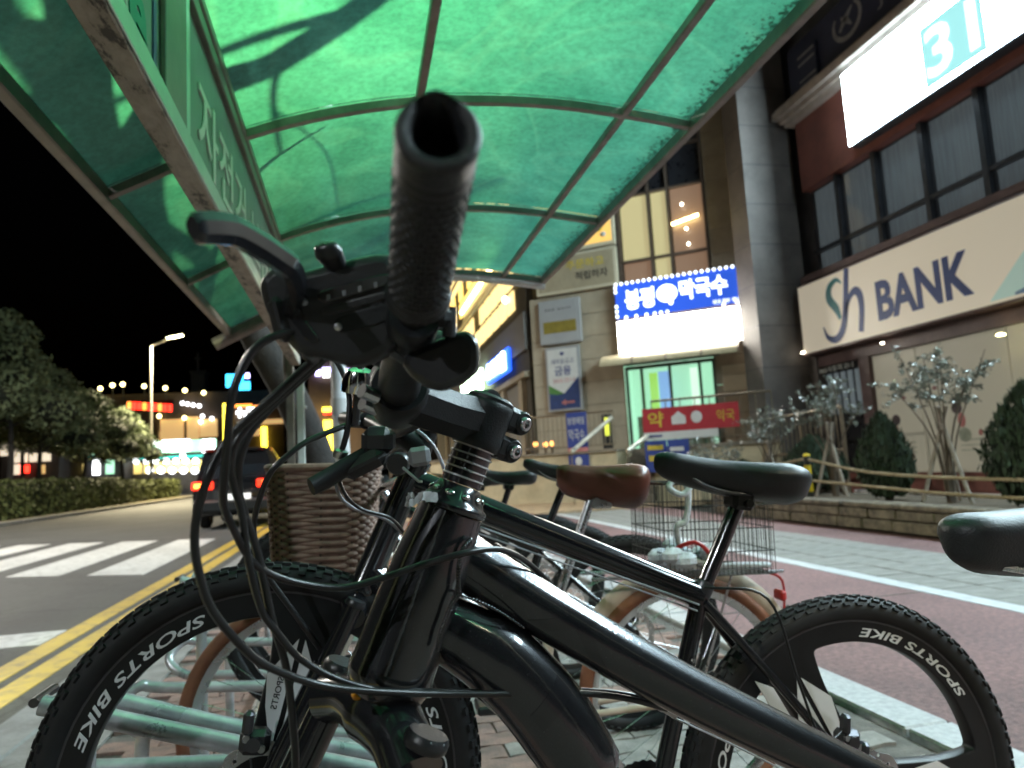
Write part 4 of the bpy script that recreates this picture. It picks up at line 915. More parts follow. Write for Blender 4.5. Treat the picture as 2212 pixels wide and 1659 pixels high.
def pine(label, x, y, h, r, n=16, k=420):
    t = thing('pine_tree', label, 'tree', (x,y,0), group='pines across the road')
    top = np.array([x+random.uniform(-.4,.4), y+random.uniform(-.3,.3), h*.8])
    b = MB(); P = smooth([(x,y,-.1),(x+random.uniform(-.25,.25),y,h*.3),top],5); b.tube(P, list(np.linspace(.17,.05,len(P))), 8); b.build('trunk', 'bark', t)
    PP, NN = [], []; cb = MB(); lb = MB()
    for i in range(n):
        q = i/(n-1); a = i*2.4+random.uniform(-.4,.4); rr = r*(1.-.75*q)*random.uniform(.45,1.)
        c = np.array([x+rr*math.cos(a), y+rr*math.sin(a), h*(.50+.46*q)]); e = np.array([r*.55*(1-.4*q), r*.55*(1-.4*q), r*.36*(1-.3*q)])
        lb.tube(smooth([(x,y,c[2]-.5),(c+np.array([x,y,c[2]-.5]))/2+(0,0,.1),c],3), [.06,.05,.03,.02], 5)
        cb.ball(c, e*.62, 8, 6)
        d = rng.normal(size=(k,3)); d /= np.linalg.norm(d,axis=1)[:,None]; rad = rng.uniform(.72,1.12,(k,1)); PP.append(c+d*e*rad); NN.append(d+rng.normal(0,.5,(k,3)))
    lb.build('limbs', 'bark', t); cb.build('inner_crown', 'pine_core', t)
    PP = np.concatenate(PP); NN = np.concatenate(NN); NN /= np.linalg.norm(NN,axis=1)[:,None]
    stuff(tris(PP, NN, .13, .35).build('crown', 'pine_needle', t, sharp=None)); return t
for (px, Y, h, r, lab) in ((12,32,8.1,2.2,'tallest rounded pine at the picture edge across the road'),(95,38,6.9,2.3,'dense rounded pine beside the tallest one'),(190,46,6.4,2.3,'broad low pine before the lit shop'),(265,52,6.0,2.0,'small pine leaning toward the red neon sign'),(50,44,7.2,2.0,'dark pine standing behind the tallest one')):
    p = ony(px, 1000, Y); pine(lab, p[0], Y, h, r)
# bare roadside tree behind the shelter; its boughs reach over the canopy
tr = thing('bare_tree', 'dark leaning bare tree trunk behind the shelter post with boughs over the canopy', 'tree', (-.25, 7.6, 0))
b = MB(); tp = smooth([(-.20,7.7,0),(-.34,7.65,.9),(-.62,7.6,1.75),(-1.0,7.5,2.5),(-1.35,7.3,3.3),(-1.5,6.9,4.2)],6); b.tube(tp, list(np.linspace(.20,.12,len(tp))), 12); b.build('trunk', 'bark', tr)
def bough(pts, r0, r1, twigs=0):
    b = MB(); P = smooth(pts,5); b.tube(P, list(np.linspace(r0,r1,len(P))), 7)
    for k in range(twigs):
        i = random.randrange(3, len(P)-1)
        if P[i][0] < -.75 or P[i][1] > 5.6: continue
        d = rng.normal(size=3)*(.5,.5,.12); e = P[i]+d*.9; m = (P[i]+e)/2+rng.normal(0,.07,3)*(1,1,.3); b.tube(smooth([P[i],m,e],3), list(np.linspace(r1*.7,.004,7)), 5)
    b.build('bough', 'bark', tr)
LAMP = np.array([-.42,1.85,4.0])
def over(px, py, z, f): return LAMP+(onz(px, py, z)-LAMP)*f      # where a bough must hang to shade that canopy spot
bough([(-1.4,7.1,3.7),(-1.2,5.2,3.35),over(300,330,2.30,.72),over(400,250,2.36,.72),over(490,185,2.42,.72),over(560,135,2.50,.72),over(640,85,2.55,.72),over(740,30,2.58,.72),over(860,-45,2.6,.72),over(1020,-140,2.62,.72)], .075, .034, 1)
bough([over(640,85,2.55,.72),over(600,120,2.53,.7),over(585,190,2.52,.7),over(600,300,2.52,.7)], .016, .008, 1)
bough([(-1.2,5.2,3.35),over(330,470,2.25,.75),over(220,330,2.20,.75),over(170,170,2.20,.75),over(135,0,2.20,.75),over(110,-120,2.2,.75)], .062, .05, 3)
bough([(-1.15,5.6,3.5),(-1.1,4.4,3.2),(-1.0,3.3,3.0),(-.95,2.3,2.95),(-.9,1.2,3.0)], .07, .05, 6)
bough([(-.78,3.9,3.22),(-.1,3.9,3.1),(.35,3.5,3.05),(.5,3.3,3.05)], .035, .012, 6)
bough([(-1.15,5.6,3.5),(-.5,5.0,3.1),(.2,4.7,3.0),(.7,4.6,3.0)], .04, .012, 7)
bough([(-1.1,4.4,3.2),(-.78,3.2,2.9),(-.72,2.4,2.85),(-.68,1.5,2.9)], .040, .03, 4)
bough([(-1.1,4.4,3.2),(-.85,4.0,2.85),(-.70,3.6,2.75),(-.75,3.1,2.7)], .05, .03, 8)
bough([(-1.15,5.6,3.5),(-.95,5.2,2.8),(-.75,4.9,2.75),(-.72,4.5,2.75)], .06, .03, 8)
bough([(-1.5,6.9,4.2),(-1.4,6.0,4.9),(-1.2,5.2,5.6)], .09, .03, 6)
# pale utility pole behind the handlebars
pm('pale_pole', (.50,.52,.54), .5, var=.2, vs=3.)
pb = ony(737,980,9.5); pt = ony(724,740,9.5)
t = thing('utility_pole', 'pale round utility pole behind the handlebars', 'pole', (pb[0],9.5,0)); b = MB(); b.cyl((pb[0]+.03,9.5,0), (pb[0]-.06,9.5,6.), .105, 16, r2=.09); b.build('shaft', 'pale_pole', t); b = MB(); b.cyl((pb[0],9.5,1.75), (pb[0],9.5,1.95), .112, 16); b.build('band', 'sign_grey', t)

def pbox(x0, y0, x1, y1, Y, dep=.3, b=None, off=0.):
    a = ony(x0, y1, Y); c = ony(x1, y0, Y); b = b or MB(); Yc = Y-off
    return b.box(((a[0]+c[0])/2, Yc+dep/2, (a[2]+c[2])/2), (abs(c[0]-a[0]), dep, abs(c[2]-a[2])))
def building(name, label, x0, y0, x1, Y, m, dep=12.):
    a = ony(x0, 1050, Y); c = ony(x1, y0, Y); t = thing(name, label, 'building', ((a[0]+c[0])/2, Y, -.1)); b = MB(); b.box(((a[0]+c[0])/2, Y+dep/2, c[2]/2-.2), (c[0]-a[0], dep, c[2])); b.build('wall', m, t); return t
pm('far_brown', (.10,.068,.048), .8, var=.3, vs=.5); pm('far_dark', (.022,.019,.022), .8); pm('far_grey', (.10,.095,.09), .8)
em('far_amber', (1.,.62,.24), .55); em('far_yellow', (1.,.78,.06), 5.); em('far_white', (.95,.97,1.), 5.); em('far_red', (1.,.03,.015), 4.5); em('far_orange', (1.,.30,.05), 3.); em('far_cyan', (.05,.55,1.), 4.); em('far_violet', (.55,.5,1.), 6.); em('far_lamp', (1.,.85,.35), 8.); em('far_teal', (.02,.75,.62), .9); em('far_mint', (.50,1.,.70), 1.0); em('far_shelf', (1.,.76,.24), .75)
Y = 110.
t = building('far_apartment', 'long dark brown building with roof lamps and amber windows beyond the pines', 205, 838, 620, Y, 'far_brown')
for x0,y0,x1,y1 in ((345,905,398,962),(405,900,430,955),(432,905,470,945)): pbox(x0,y0,x1,y1,Y,.2,off=.4).build('window', 'far_amber', t)
for (x,y) in ((222,841),(248,834),(270,832),(316,836),(361,840),(403,845),(443,850),(348,900),(402,904)):
    p = ony(x,y,Y); b = MB(); b.ball((p[0],Y-1,p[2]), .30, 8, 6); q = b.build('roof_lamp', 'far_lamp', t); b = MB(); b.cyl((p[0],Y-.9,p[2]-.1), (p[0],Y-.7,p[2]-2.2), .08, 6); b.build('lamp_stem', 'far_grey', q)
for (x,y) in ((397,872),(408,874),(420,876),(433,878),(440,900),(460,905),(436,912)):
    p = ony(x,y,Y); b = MB(); b.ball((p[0],Y-.8,p[2]), .28, 8, 6); b.build('small_light', 'far_white', t)
t = thing('red_neon_sign', 'long red neon sign glowing above the pine trees', 'sign', tuple(ony(322,885,104.)))
pbox(272,864,374,890,104.,.4).build('board', 'far_dark', t)
for k in range(9): pbox(276+k*11.,868+k*.7,284+k*11.,884+k*.7,104.,.2,off=.3).build('neon_letter', 'far_red' if k % 3 else 'far_orange', t)
p = ony(427,800,125.); t = thing('church_tower', 'pale church tower with a cross above the far roofs', 'building', (p[0],125,0))
pbox(414,806,442,1000,125.,3.).build('tower', 'far_grey', t); pbox(410,800,446,806,125.,3.4,off=.2).build('parapet', 'far_grey', t)
b = MB(); pbox(425,762,429,800,125.,.3,b); pbox(419,772,435,775,125.,.28,b); b.build('cross', 'far_grey', t)
t = thing('cyan_neon_sign', 'cyan neon sign beside the drain pipe of the shelter', 'sign', tuple(ony(515,840,100.)))
for x0,y0,x1,y1,m in ((488,808,512,836,'far_cyan'),(514,824,539,842,'far_cyan'),(528,806,538,816,'far_violet'),(516,808,524,822,'far_cyan')): pbox(x0,y0,x1,y1,100.,.5).build('neon_letter', m, t)
Y = 90.
t = building('neon_building', 'brown building edged with yellow light strips behind the dark car', 484, 868, 612, Y, 'far_brown')
for x0,y0,x1,y1,m in ((484,872,492,1000,'far_yellow'),(566,922,577,990,'far_yellow'),(500,873,545,880,'far_orange'),(548,876,575,882,'far_orange'),(545,925,562,942,'far_amber')): pbox(x0,y0,x1,y1,Y,.2,off=.4).build('light_strip', m, t)
for i in range(7):
    for j in range(3):
        if random.random() < .75: p = ony(513+i*6, 884+j*8, Y); b = MB(); b.box((p[0],Y-.4,p[2]), (.26,.2,.3)); b.build('letter_dot', 'far_white', t)
pbox(545,905,612,918,Y,.2,off=.5).build('canopy_band', 'far_amber', t)
Y = 60.
t = building('brown_block', 'brown block with violet and yellow signs behind the pale pole', 672, 740, 790, Y, 'far_brown')
for x0,y0,x1,y1,m in ((682,800,693,813,'far_violet'),(697,795,720,806,'far_violet'),(698,807,712,816,'far_white'),(745,798,762,812,'far_violet'),(697,880,722,890,'far_yellow'),(700,890,716,896,'far_red'),(701,908,717,976,'far_yellow'),(704,980,728,1008,'far_white'),(752,880,775,888,'far_orange')): pbox(x0,y0,x1,y1,Y,.2,off=.4).build('sign_light', m, t)
Y = 42.
t = building('dark_block', 'dark block with a red banner at the far end of the street front', 930, 560, 1022, Y, 'far_dark')
pbox(978,612,1012,652,Y,.1,off=.3).build('banner', 'print_pink', t)
for x,y in ((985,720),(1005,700),(1000,745)): p = ony(x,y,Y); b = MB(); b.box((p[0],Y-.2,p[2]), (.25,.1,.3)); b.build('window', 'far_grey', t)
t = building('end_shops', 'low lit shops with amber eaves at the end of the street', 860, 862, 1185, 46., 'far_dark')
for x0,y0,x1,y1,m in ((1090,868,1172,876,'far_orange'),(1100,880,1128,892,'far_mint'),(1132,880,1170,892,'far_white'),(1020,856,1050,866,'far_cyan'),(1050,852,1066,862,'far_violet'),(985,866,1018,876,'far_cyan')): pbox(x0,y0,x1,y1,46.,.2,off=.4).build('shop_light', m, t)
# convenience shop and neighbours across the road
Y = 78.
st = building('convenience_shop', 'brightly lit shop with mint sign band and teal edge beyond the hedge', 240, 948, 470, Y, 'far_grey', 8.)
for x0,y0,x1,y1,m,nm in ((256,948,468,984,'far_mint','sign_band'),(355,949,412,976,'far_white','sign_board'),(440,949,466,978,'far_white','sign_board'),(256,985,465,992,'far_teal','edge_strip'),(256,993,465,1026,'far_shelf','shop_window'),(182,1000,215,1024,'far_shelf','shop_window')): pbox(x0,y0,x1,y1,Y,.3,off=.5+(.2 if 'board' in nm or 'edge' in nm else 0)).build(nm, m, st)
for k in range(9):
    pbox(268+k*22,993,271+k*22,1027,Y,.2,off=.8).build('window_post', 'far_grey', st)
    p = ony(280+k*21, 996, Y); b = MB(); b.ball((p[0],Y-1,p[2]), .3, 8, 6); b.build('shop_lamp', 'far_white', st)
for k in range(6): p = ony(330+k*24, 1016+k*.2, Y); b = MB(); b.ball((p[0],Y-1.1,p[2]), .34, 8, 6); b.build('shop_lamp', 'far_white', st)
st = building('teal_kiosk', 'small kiosk with teal roof edge and glowing column among the pine trunks', 184, 968, 262, 74., 'far_dark', 6.)
for x0,y0,x1,y1,m,nm in ((187,984,250,990,'far_teal','roof_edge'),(202,976,240,984,'far_mint','roof'),(204,992,217,1026,'far_white','column'),(232,990,248,1024,'far_mint','side_panel')): pbox(x0,y0,x1,y1,74.,.4,off=.5).build(nm, m, st)
for (x,y,wh) in ((190,960,'first of three white lights in a row above the kiosk'),(206,958,'middle of three white lights in a row above the kiosk'),(222,957,'last of three white lights in a row above the kiosk'),(300,957,'first high white light of the cluster beside the shop'),(318,960,'second high white light of the cluster beside the shop'),(330,955,'topmost white light of the cluster beside the shop'),(345,962,'white light of the cluster touching the mint sign band'),(305,972,'low white light of the cluster nearer the kiosk'),(322,975,'low white light of the cluster nearer the shop'),(395,985,'lone white light before the teal edge of the shop')):
    p = ony(x,y,70.); t = thing('string_light', wh, 'light', tuple(p), group='small white lights before the shop'); b = MB(); b.ball(p, .26, 8, 6); b.build('globe', 'far_white', t); b = MB(); b.cyl(p+(0,0,.1), p+(0,0,1.2), .02, 5); b.build('cord', 'far_dark', t)
em('far_cream', (1.,.85,.65), .8)
st = building('cream_shop', 'low shop with cream lit boards at the picture edge beyond the hedge', 0, 955, 128, 72., 'far_dark', 6.)
for x0,y0,x1,y1,m,nm in ((6,960,28,985,'far_cream','sign_board'),(30,968,62,1000,'far_cream','sign_board'),(68,978,112,998,'far_cream','sign_board'),(22,1003,46,1026,'far_cream','window'),(50,1005,66,1022,'far_red','window'),(84,1004,100,1024,'far_amber','window')): pbox(x0,y0,x1,y1,72.,.3,off=.5).build(nm, m, st)

# ---------------------------------------------------------------- dark car waiting on the road
pm('car_paint', (.016,.016,.018), .2, var=.1, coat=.6, rvar=.03); pm('car_trim', (.02,.02,.02), .5); glass('car_glass', (.03,.034,.04), .03, .9); pm('tyre_rubber', (.012,.012,.012), .75, var=.2, vs=30.)
em('tail_red', (1.,.035,.01), 2.6, base=(.4,.01,.01)); em('tail_core', (1.,.22,.03), 9.); em('plate_lit', (.95,.92,.85), .9, base=(.8,.8,.8)); pm('chrome', (.75,.76,.78), .12, metal=1., var=.05, rvar=.04)
CX, CY = -2.75, 17.5
car = thing('car', 'dark sport utility car with lit red tail lamps waiting before the crossing', 'car', (CX, CY+2.2, RZ))
def loft(secs, m, name, parent):
    # secs: list of (y, [(x,z)...half]) ; mirrored
    b = MB(); V = []; n = len(secs[0][1]); full = 2*n
    for y, h in secs:
        for (x,z) in h: V.append((CX+x, CY+y, RZ+z))
        for (x,z) in h[::-1]: V.append((CX-x, CY+y, RZ+z))
    Fq = []
    for i in range(len(secs)-1):
        for k in range(full): Fq.append((i*full+k, i*full+(k+1)%full, (i+1)*full+(k+1)%full, (i+1)*full+k))
    Fq.append(tuple(range(full))[::-1]); Fq.append(tuple((len(secs)-1)*full+k for k in range(full)))
    b.add(V, Fq); return b.build(name, m, parent, sharp=50)
body = loft([(.0,[(.80,.42),(.90,.55),(.90,.85),(.84,1.02)]),(.08,[(.82,.32),(.93,.55),(.94,.9),(.86,1.08)]),(.9,[(.84,.25),(.95,.5),(.95,.92),(.88,1.1)]),(3.2,[(.84,.25),(.95,.5),(.94,.88),(.87,1.06)]),(4.2,[(.80,.3),(.90,.5),(.86,.78),(.78,.9)]),(4.5,[(.7,.4),(.78,.5),(.76,.65),(.7,.72)])], 'car_paint', 'body', car)
cab = loft([(.10,[(.84,1.0),(.85,1.1),(.80,1.35),(.70,1.72)]),(.35,[(.86,1.0),(.87,1.1),(.79,1.55),(.66,1.82)]),(1.6,[(.87,1.0),(.88,1.1),(.78,1.6),(.66,1.86)]),(2.6,[(.87,1.0),(.87,1.1),(.76,1.55),(.62,1.80)]),(3.4,[(.84,1.0),(.84,1.02),(.80,1.05),(.75,1.08)])], 'car_paint', 'cabin', car)
def rear(pts, m, name, y=-.0, parent=car, th=.03):
    b = MB(); b.prism(pts, (CX,CY+y,RZ), X3, Z3, th); return b.build(name, m, parent)
b = MB(); V = [(CX+x,CY+y,RZ+z) for x,y,z in ((-.74,.055,1.14),(.74,.055,1.14),(.64,.13,1.66),(-.64,.13,1.66))]; b.slab(*V,.02); rw = b.build('rear_window', 'car_glass', car)
b = MB(); b.cyl((CX+.05,CY+.03,RZ+1.16), (CX+.5,CY+.05,RZ+1.25), .012, 6); b.build('wiper', 'car_trim', rw)
b = MB(); b.bbox((CX,CY+.12,RZ+1.80), (1.34,.34,.06), .02); b.build('spoiler', 'car_paint', car)
b = MB(); b.bbox((CX,CY-.05,RZ+.52), (1.78,.2,.3), .06); b.build('bumper', 'car_trim', car)
for s in (-1,1):
    b = MB(); b.bbox((CX+s*.70,CY-.02,RZ+1.0), (.46,.12,.19), .03); tl = b.build('tail_lamp', 'tail_red', car)
    b = MB(); b.bbox((CX+s*.74,CY-.085,RZ+1.0), (.26,.02,.1), .008); b.build('lamp_core', 'tail_core', tl)
    for yy in (.85, 3.6):
        b = MB(); b.ring([(.20,-.11),(.30,-.12),(.345,-.09),(.352,0),(.345,.09),(.30,.12),(.20,.11)], (CX+s*.80,CY+yy,RZ+.352), X3, 28); w = b.build('wheel', 'tyre_rubber', car)
        b = MB(); b.lathe([(.21,-.1),(.21,.1)], (CX+s*.80,CY+yy,RZ+.352), X3, 20); b.build('rim', 'steel_tube', w)
    b = MB(); b.bbox((CX+s*1.02,CY+2.9,RZ+1.12), (.2,.1,.14), .03); b.build('mirror', 'car_paint', car)
b = MB(); b.bbox((CX+.1,CY-.165,RZ+.72), (.52,.02,.13), .004); b.build('number_plate', 'plate_lit', car)
b = MB(); b.ring([(.05,-.01),(.065,-.01),(.065,.01),(.05,.01)], (CX+.05,CY-.02,RZ+1.02), Y3, 16); b.build('badge', 'chrome', car)
b = MB(); b.bbox((CX,CY-.02,RZ+.88), (.8,.05,.03), .01); b.build('chrome_strip', 'chrome', car)
# ---------------------------------------------------------------- bicycles: shared pieces
pm('frame_black', (.010,.010,.012), .17, var=.1, rvar=.04, coat=.5); pm('matt_black', (.010,.010,.011), .42, var=.2, vs=20., rvar=.1, spec=.3)
pm('plastic_black', (.017,.017,.019), .36, var=.15, vs=25., bump=.06, bs=300., rvar=.08); pm('tyre_black', (.016,.016,.0175), .62, var=.3, vs=22., rvar=.1, spec=.28)
pm('tyre_brown', (.20,.075,.038), .7, var=.3, vs=14.); pm('alloy', (.55,.56,.58), .28, metal=1., var=.15, vs=12., rvar=.08); pm('alloy_dark', (.10,.10,.11), .35, metal=.9)
pm('decal_white', (.62,.62,.64), .4, var=.04); pm('decal_grey', (.30,.31,.33), .35, metal=.5); pm('saddle_black', (.018,.019,.022), .46, var=.2, vs=30., bump=.12, bs=420., rvar=.05); pm('saddle_brown', (.13,.040,.028), .36, var=.25, vs=10., bump=.1, bs=300.)
pm('cable_black', (.012,.012,.013), .30, var=.1, rvar=.04); pm('cable_grey', (.42,.43,.48), .3); pm('cream_fender', (.48,.40,.33), .4, var=.12); pm('wicker', (.19,.11,.082), .7, var=.35, vs=40.); pm('wicker_dark', (.055,.036,.030), .8)
pm('wire_dark', (.06,.055,.05), .4, metal=.5); pm('rope_white', (.62,.66,.72), .8, var=.3, vs=60., bump=.4, bs=150.); pm('red_plastic', (.45,.02,.02), .4); pm('amber_plastic', (.75,.30,.01), .4)
def bend_text(body, rc, h, a0, a1, y, flip):
    V, Fq = text_geo(body, 1., .5, 'LEFT', .012, .25); lo = V.min(0); hi = V.max(0); V = (V-lo)/np.maximum(hi-lo,1e-6); b = MB(); P = []
    for u, v, w in V:
        th = a0+(a1-a0)*u; rr = rc-v*h; P.append((rr*math.cos(th), y+(w-.5)*.0012, rr*math.sin(th)))
    b.add(P, Fq if not flip else [q[::-1] for q in Fq]); return b
WH = {}
def wheel_meshes(kind, r, tw):
    key = (kind, r, tw)
    if key in WH: return WH[key]
    D = []; tm = 'tyre_brown' if kind == 'city' else 'tyre_black'; c = r-tw*.5
    prof = [(c+math.cos(a)*tw*.5*(1. if math.cos(a) > 0 else .95), math.sin(a)*tw*.5) for a in np.linspace(0,2*math.pi,16,endpoint=False)]
    b = MB(); b.ring(prof, (0,0,0), Y3, 72); D.append(('tyre', b.mesh('tyre', tm, 60.), None))
    if kind != 'city':
        b = MB(); nk = 78
        for k in range(nk):
            for j, an in enumerate((-1.02,-.62,-.2,.2,.62,1.02)):
                th = 2*math.pi*(k+(.5 if j % 2 else 0))/nk; n = np.array([math.cos(th)*math.cos(an), math.sin(an), math.sin(th)*math.cos(an)]); o = np.array([c*math.cos(th),0,c*math.sin(th)])+n*(tw*.5+.0012)
                t = np.array([-math.sin(th),0,math.cos(th)]); s = np.cross(n,t); b.box(o, (.0135 if j in (0,5) else .0165,.0068,.0056), (t,s,n), .8)
        D.append(('tread', b.mesh('tread', tm, 30.), 'stuff'))
    if kind == 'mag':
        ro = r-tw+.004; ri = ro-.034; nS = 3; ct = [[(ro*math.cos(a), ro*math.sin(a)) for a in np.linspace(0,2*math.pi,72,endpoint=False)]]; ct.append([(.018*math.cos(a), .018*math.sin(a)) for a in np.linspace(0,2*math.pi,16,endpoint=False)])
        for k in range(nS):
            m0 = 2*math.pi*(k+.5)/nS+R(90); w = lambda q: .036+.020*max(0,(q-.16)/.12)**2; pts = []
            for q in np.linspace(.075, ri, 9): a = math.pi/nS-math.asin(min(.99,w(q)/q)); pts.append((q, m0-a))
            a1 = math.pi/nS-math.asin(w(ri)/ri); pts += [(ri, m0+t*a1) for t in np.linspace(-1,1,16)[1:-1]]
            for q in np.linspace(ri,.075,9): a = math.pi/nS-math.asin(min(.99,w(q)/q)); pts.append((q, m0+a))
            pts = [np.array((q*math.cos(a), q*math.sin(a))) for q, a in pts]
            for _ in range(2): pts = [x for i in range(len(pts)) for x in (pts[i]*.75+pts[(i+1)%len(pts)]*.25, pts[i]*.25+pts[(i+1)%len(pts)]*.75)]
            ct.append([tuple(p) for p in pts])
        V, Fq = plate(ct, .030, .004); b = MB(); b.add([(x,-z,y) for x,y,z in V], Fq); rim = b.mesh('rim', 'matt_black', 40.)
        b = MB(); b.ring([(ro-.004,-.014),(ro+.003,-.016),(ro+.003,.016),(ro-.004,.014)], (0,0,0), Y3, 72); D.append(('rim_lip', b.mesh('rim_lip', 'alloy_dark', 40.), None))
        for s in (1,-1):
            for k in range(3):
                a = R(90)+k*2*math.pi/3+math.pi/3; D.append(('rim_lettering', bend_text('SPORTS BIKE', ri+.0225, .0165, a+s*.47, a-s*.47, s*.0158, s < 0).mesh('rim_lettering', 'decal_white', 30.), None))
                # faceted white decals on each spoke
                e = np.array([math.cos(R(90)+k*2*math.pi/3),0,math.sin(R(90)+k*2*math.pi/3)]); q = np.cross(Y3, e); o = Y3*s*.0156
                for side in (-1,1):
                    pts = [(.232,side*.005),(.170,side*.040),(.122,side*.030),(.055,side*.005),(.125,side*.004)]
                    V = [e*p[0]+q*p[1]+o for p in pts]; b = MB(); b.add(V+[v+Y3*s*.0008 for v in V], [tuple(range(5)),tuple(range(9,4,-1))]+[(i,(i+1)%5,5+(i+1)%5,5+i) for i in range(5)]); D.append(('spoke_decal', b.mesh('spoke_decal', 'decal_white', 30.), None))
                V, Fq = text_geo('SPORTS', 1., .5, 'LEFT', .01); lo = V.min(0); hi = V.max(0); V = (V-lo)/np.maximum(hi-lo,1e-6); b = MB(); b.add([e*(.17-.05*v[0])+q*(.012+.01*v[1])+o*1.06+Y3*s*(v[2]-.5)*.0006 for v in V], Fq); D.append(('spoke_lettering', b.mesh('spoke_lettering', 'matt_black', 30.), None))
    else:
        ro = r-tw+.010; rim_m = 'alloy' if kind == 'city' else 'matt_black'
        b = MB(); b.ring([(ro,-.013),(ro-.006,-.0135),(ro-.024,-.006),(ro-.026,0),(ro-.024,.006),(ro-.006,.0135),(ro,.013)], (0,0,0), Y3, 64); rim = b.mesh('rim', rim_m, 40.)
        for k in range(28):
            a = 2*math.pi*k/28; s = 1 if k % 2 else -1; a2 = a+s*.0+(.55 if (k//2) % 2 else -.55); b = MB(); b.tube([(.024*math.cos(a2),s*.028,.024*math.sin(a2)), ((ro-.022)*math.cos(a),s*.004,(ro-.022)*math.sin(a))], .0010, 4); D.append(('spoke', b.mesh('spoke', 'alloy', None), None))
    b = MB(); b.lathe([(.007,-.062),(.010,-.055),(.022,-.034),(.026,-.03),(.017,-.02),(.017,.02),(.026,.03),(.022,.034),(.010,.055),(.007,.062)], (0,0,0), Y3, 18); D.append(('hub', b.mesh('hub', 'alloy_dark' if kind != 'city' else 'alloy', 40.), None))
    if kind in ('mag','spoke'):
        ct = [[((.080+.0028*math.cos(a*9))*math.cos(a), (.080+.0028*math.cos(a*9))*math.sin(a)) for a in np.linspace(0,2*math.pi,72,endpoint=False)]]; ct.append([(.060*math.cos(a), .060*math.sin(a)) for a in np.linspace(0,2*math.pi,40,endpoint=False)])
        for k in range(18): a = 2*math.pi*k/18; ct.append([((.070+.004*(k%2-.5))*math.cos(a)+.0035*math.cos(t), (.070+.004*(k%2-.5))*math.sin(a)+.0035*math.sin(t)) for t in np.linspace(0,2*math.pi,7,endpoint=False)])
        V, Fq = plate(ct, .002); b = MB(); b.add([(x,.040-z,y) for x,y,z in V], Fq)
        for k in range(6): a = k*math.pi/3; b.tube([(.02*math.cos(a-.4),.040,.02*math.sin(a-.4)),(.062*math.cos(a),.040,.062*math.sin(a))], .0042, 4, sec=(1,.35), up=(0,1,0))
        D.append(('brake_disc', b.mesh('brake_disc', 'alloy', 40.), None))
    WH[key] = (rim, D); return WH[key]
def add_wheel(root, kind, r, tw, hub, spin=0., steer=None):
    rim, D = wheel_meshes(kind, r, tw); m = Matrix.Translation(Vector(hub))
    if steer is not None: m = m @ steer
    m = m @ Matrix.Rotation(-spin, 4, 'Y'); w = link('wheel', rim, root, m)
    for nm, me, k in D:
        o = link(nm, me, w)
        if k: o['kind'] = k
    return w
def saddle_mb(L, wid, thick, nose=.022, dip=.012, rise=.012, skirt=.9):
    """nose at x=+L/2, top at z=0"""
    b = MB(); n = 30; seg = 20; V = []
    for i in range(n):
        q = .5-.5*math.cos(math.pi*i/(n-1)); x = L/2-q*L; ef = math.sqrt(max(.0,1-max(0.,(.13-q)/.13)**2)); et = math.sqrt(max(.0,1-max(0.,(q-.80)/.20)**2)); e = max(.04, ef*et)
        w = (nose+(wid/2-nose)*(1/(1+math.exp(-(q-.60)*13))))*e
        top = -dip*math.sin(math.pi*min(1.,q*1.25))+rise*q*q-.018*(1-ef)-.022*(1-et); th = thick*(.74+.5*q)*(.30+.70*e)
        for k in range(seg):
            a = 2*math.pi*k/seg; ca, sa = math.cos(a), math.sin(a); yy = w*math.copysign(abs(ca)**.75,ca)
            zz = (top-th*.35)+(th*.35*abs(sa)**.8 if sa > 0 else -th*.65*abs(sa)**skirt*(1.-.25*abs(ca)))
            V.append((x, yy*(1. if sa > -.2 else .88), zz))
    Fq = [(i*seg+k, i*seg+(k+1)%seg, (i+1)*seg+(k+1)%seg, (i+1)*seg+k) for i in range(n-1) for k in range(seg)]+[tuple(range(seg))[::-1], tuple((n-1)*seg+k for k in range(seg))]
    Fq = [q[::-1] for q in Fq]; b.add(V, Fq); return b
def bike_root(label, rear_hub, front_hub, r, lean=0., group='bicycles parked under the canopy'):
    a, c = np.array(rear_hub, float), np.array(front_hub, float); d = nrm(c-a); left = nrm(np.cross(Z3, d)); up = np.cross(d, left)
    if lean: Rm = np.array(Matrix.Rotation(lean, 3, Vector(d))); left = Rm @ left; up = Rm @ up
    o = a-up*r; m = Matrix.Identity(4)
    for i in range(3): m[i][0] = d[i]; m[i][1] = left[i]; m[i][2] = up[i]; m[i][3] = o[i]
    return thing('bicycle', label, 'bicycle', mw=m, group=group), float(np.linalg.norm(c-a))
def LB(b, name, m, parent, sharp=40.): return b.build(name, m, parent, sharp, local=True)
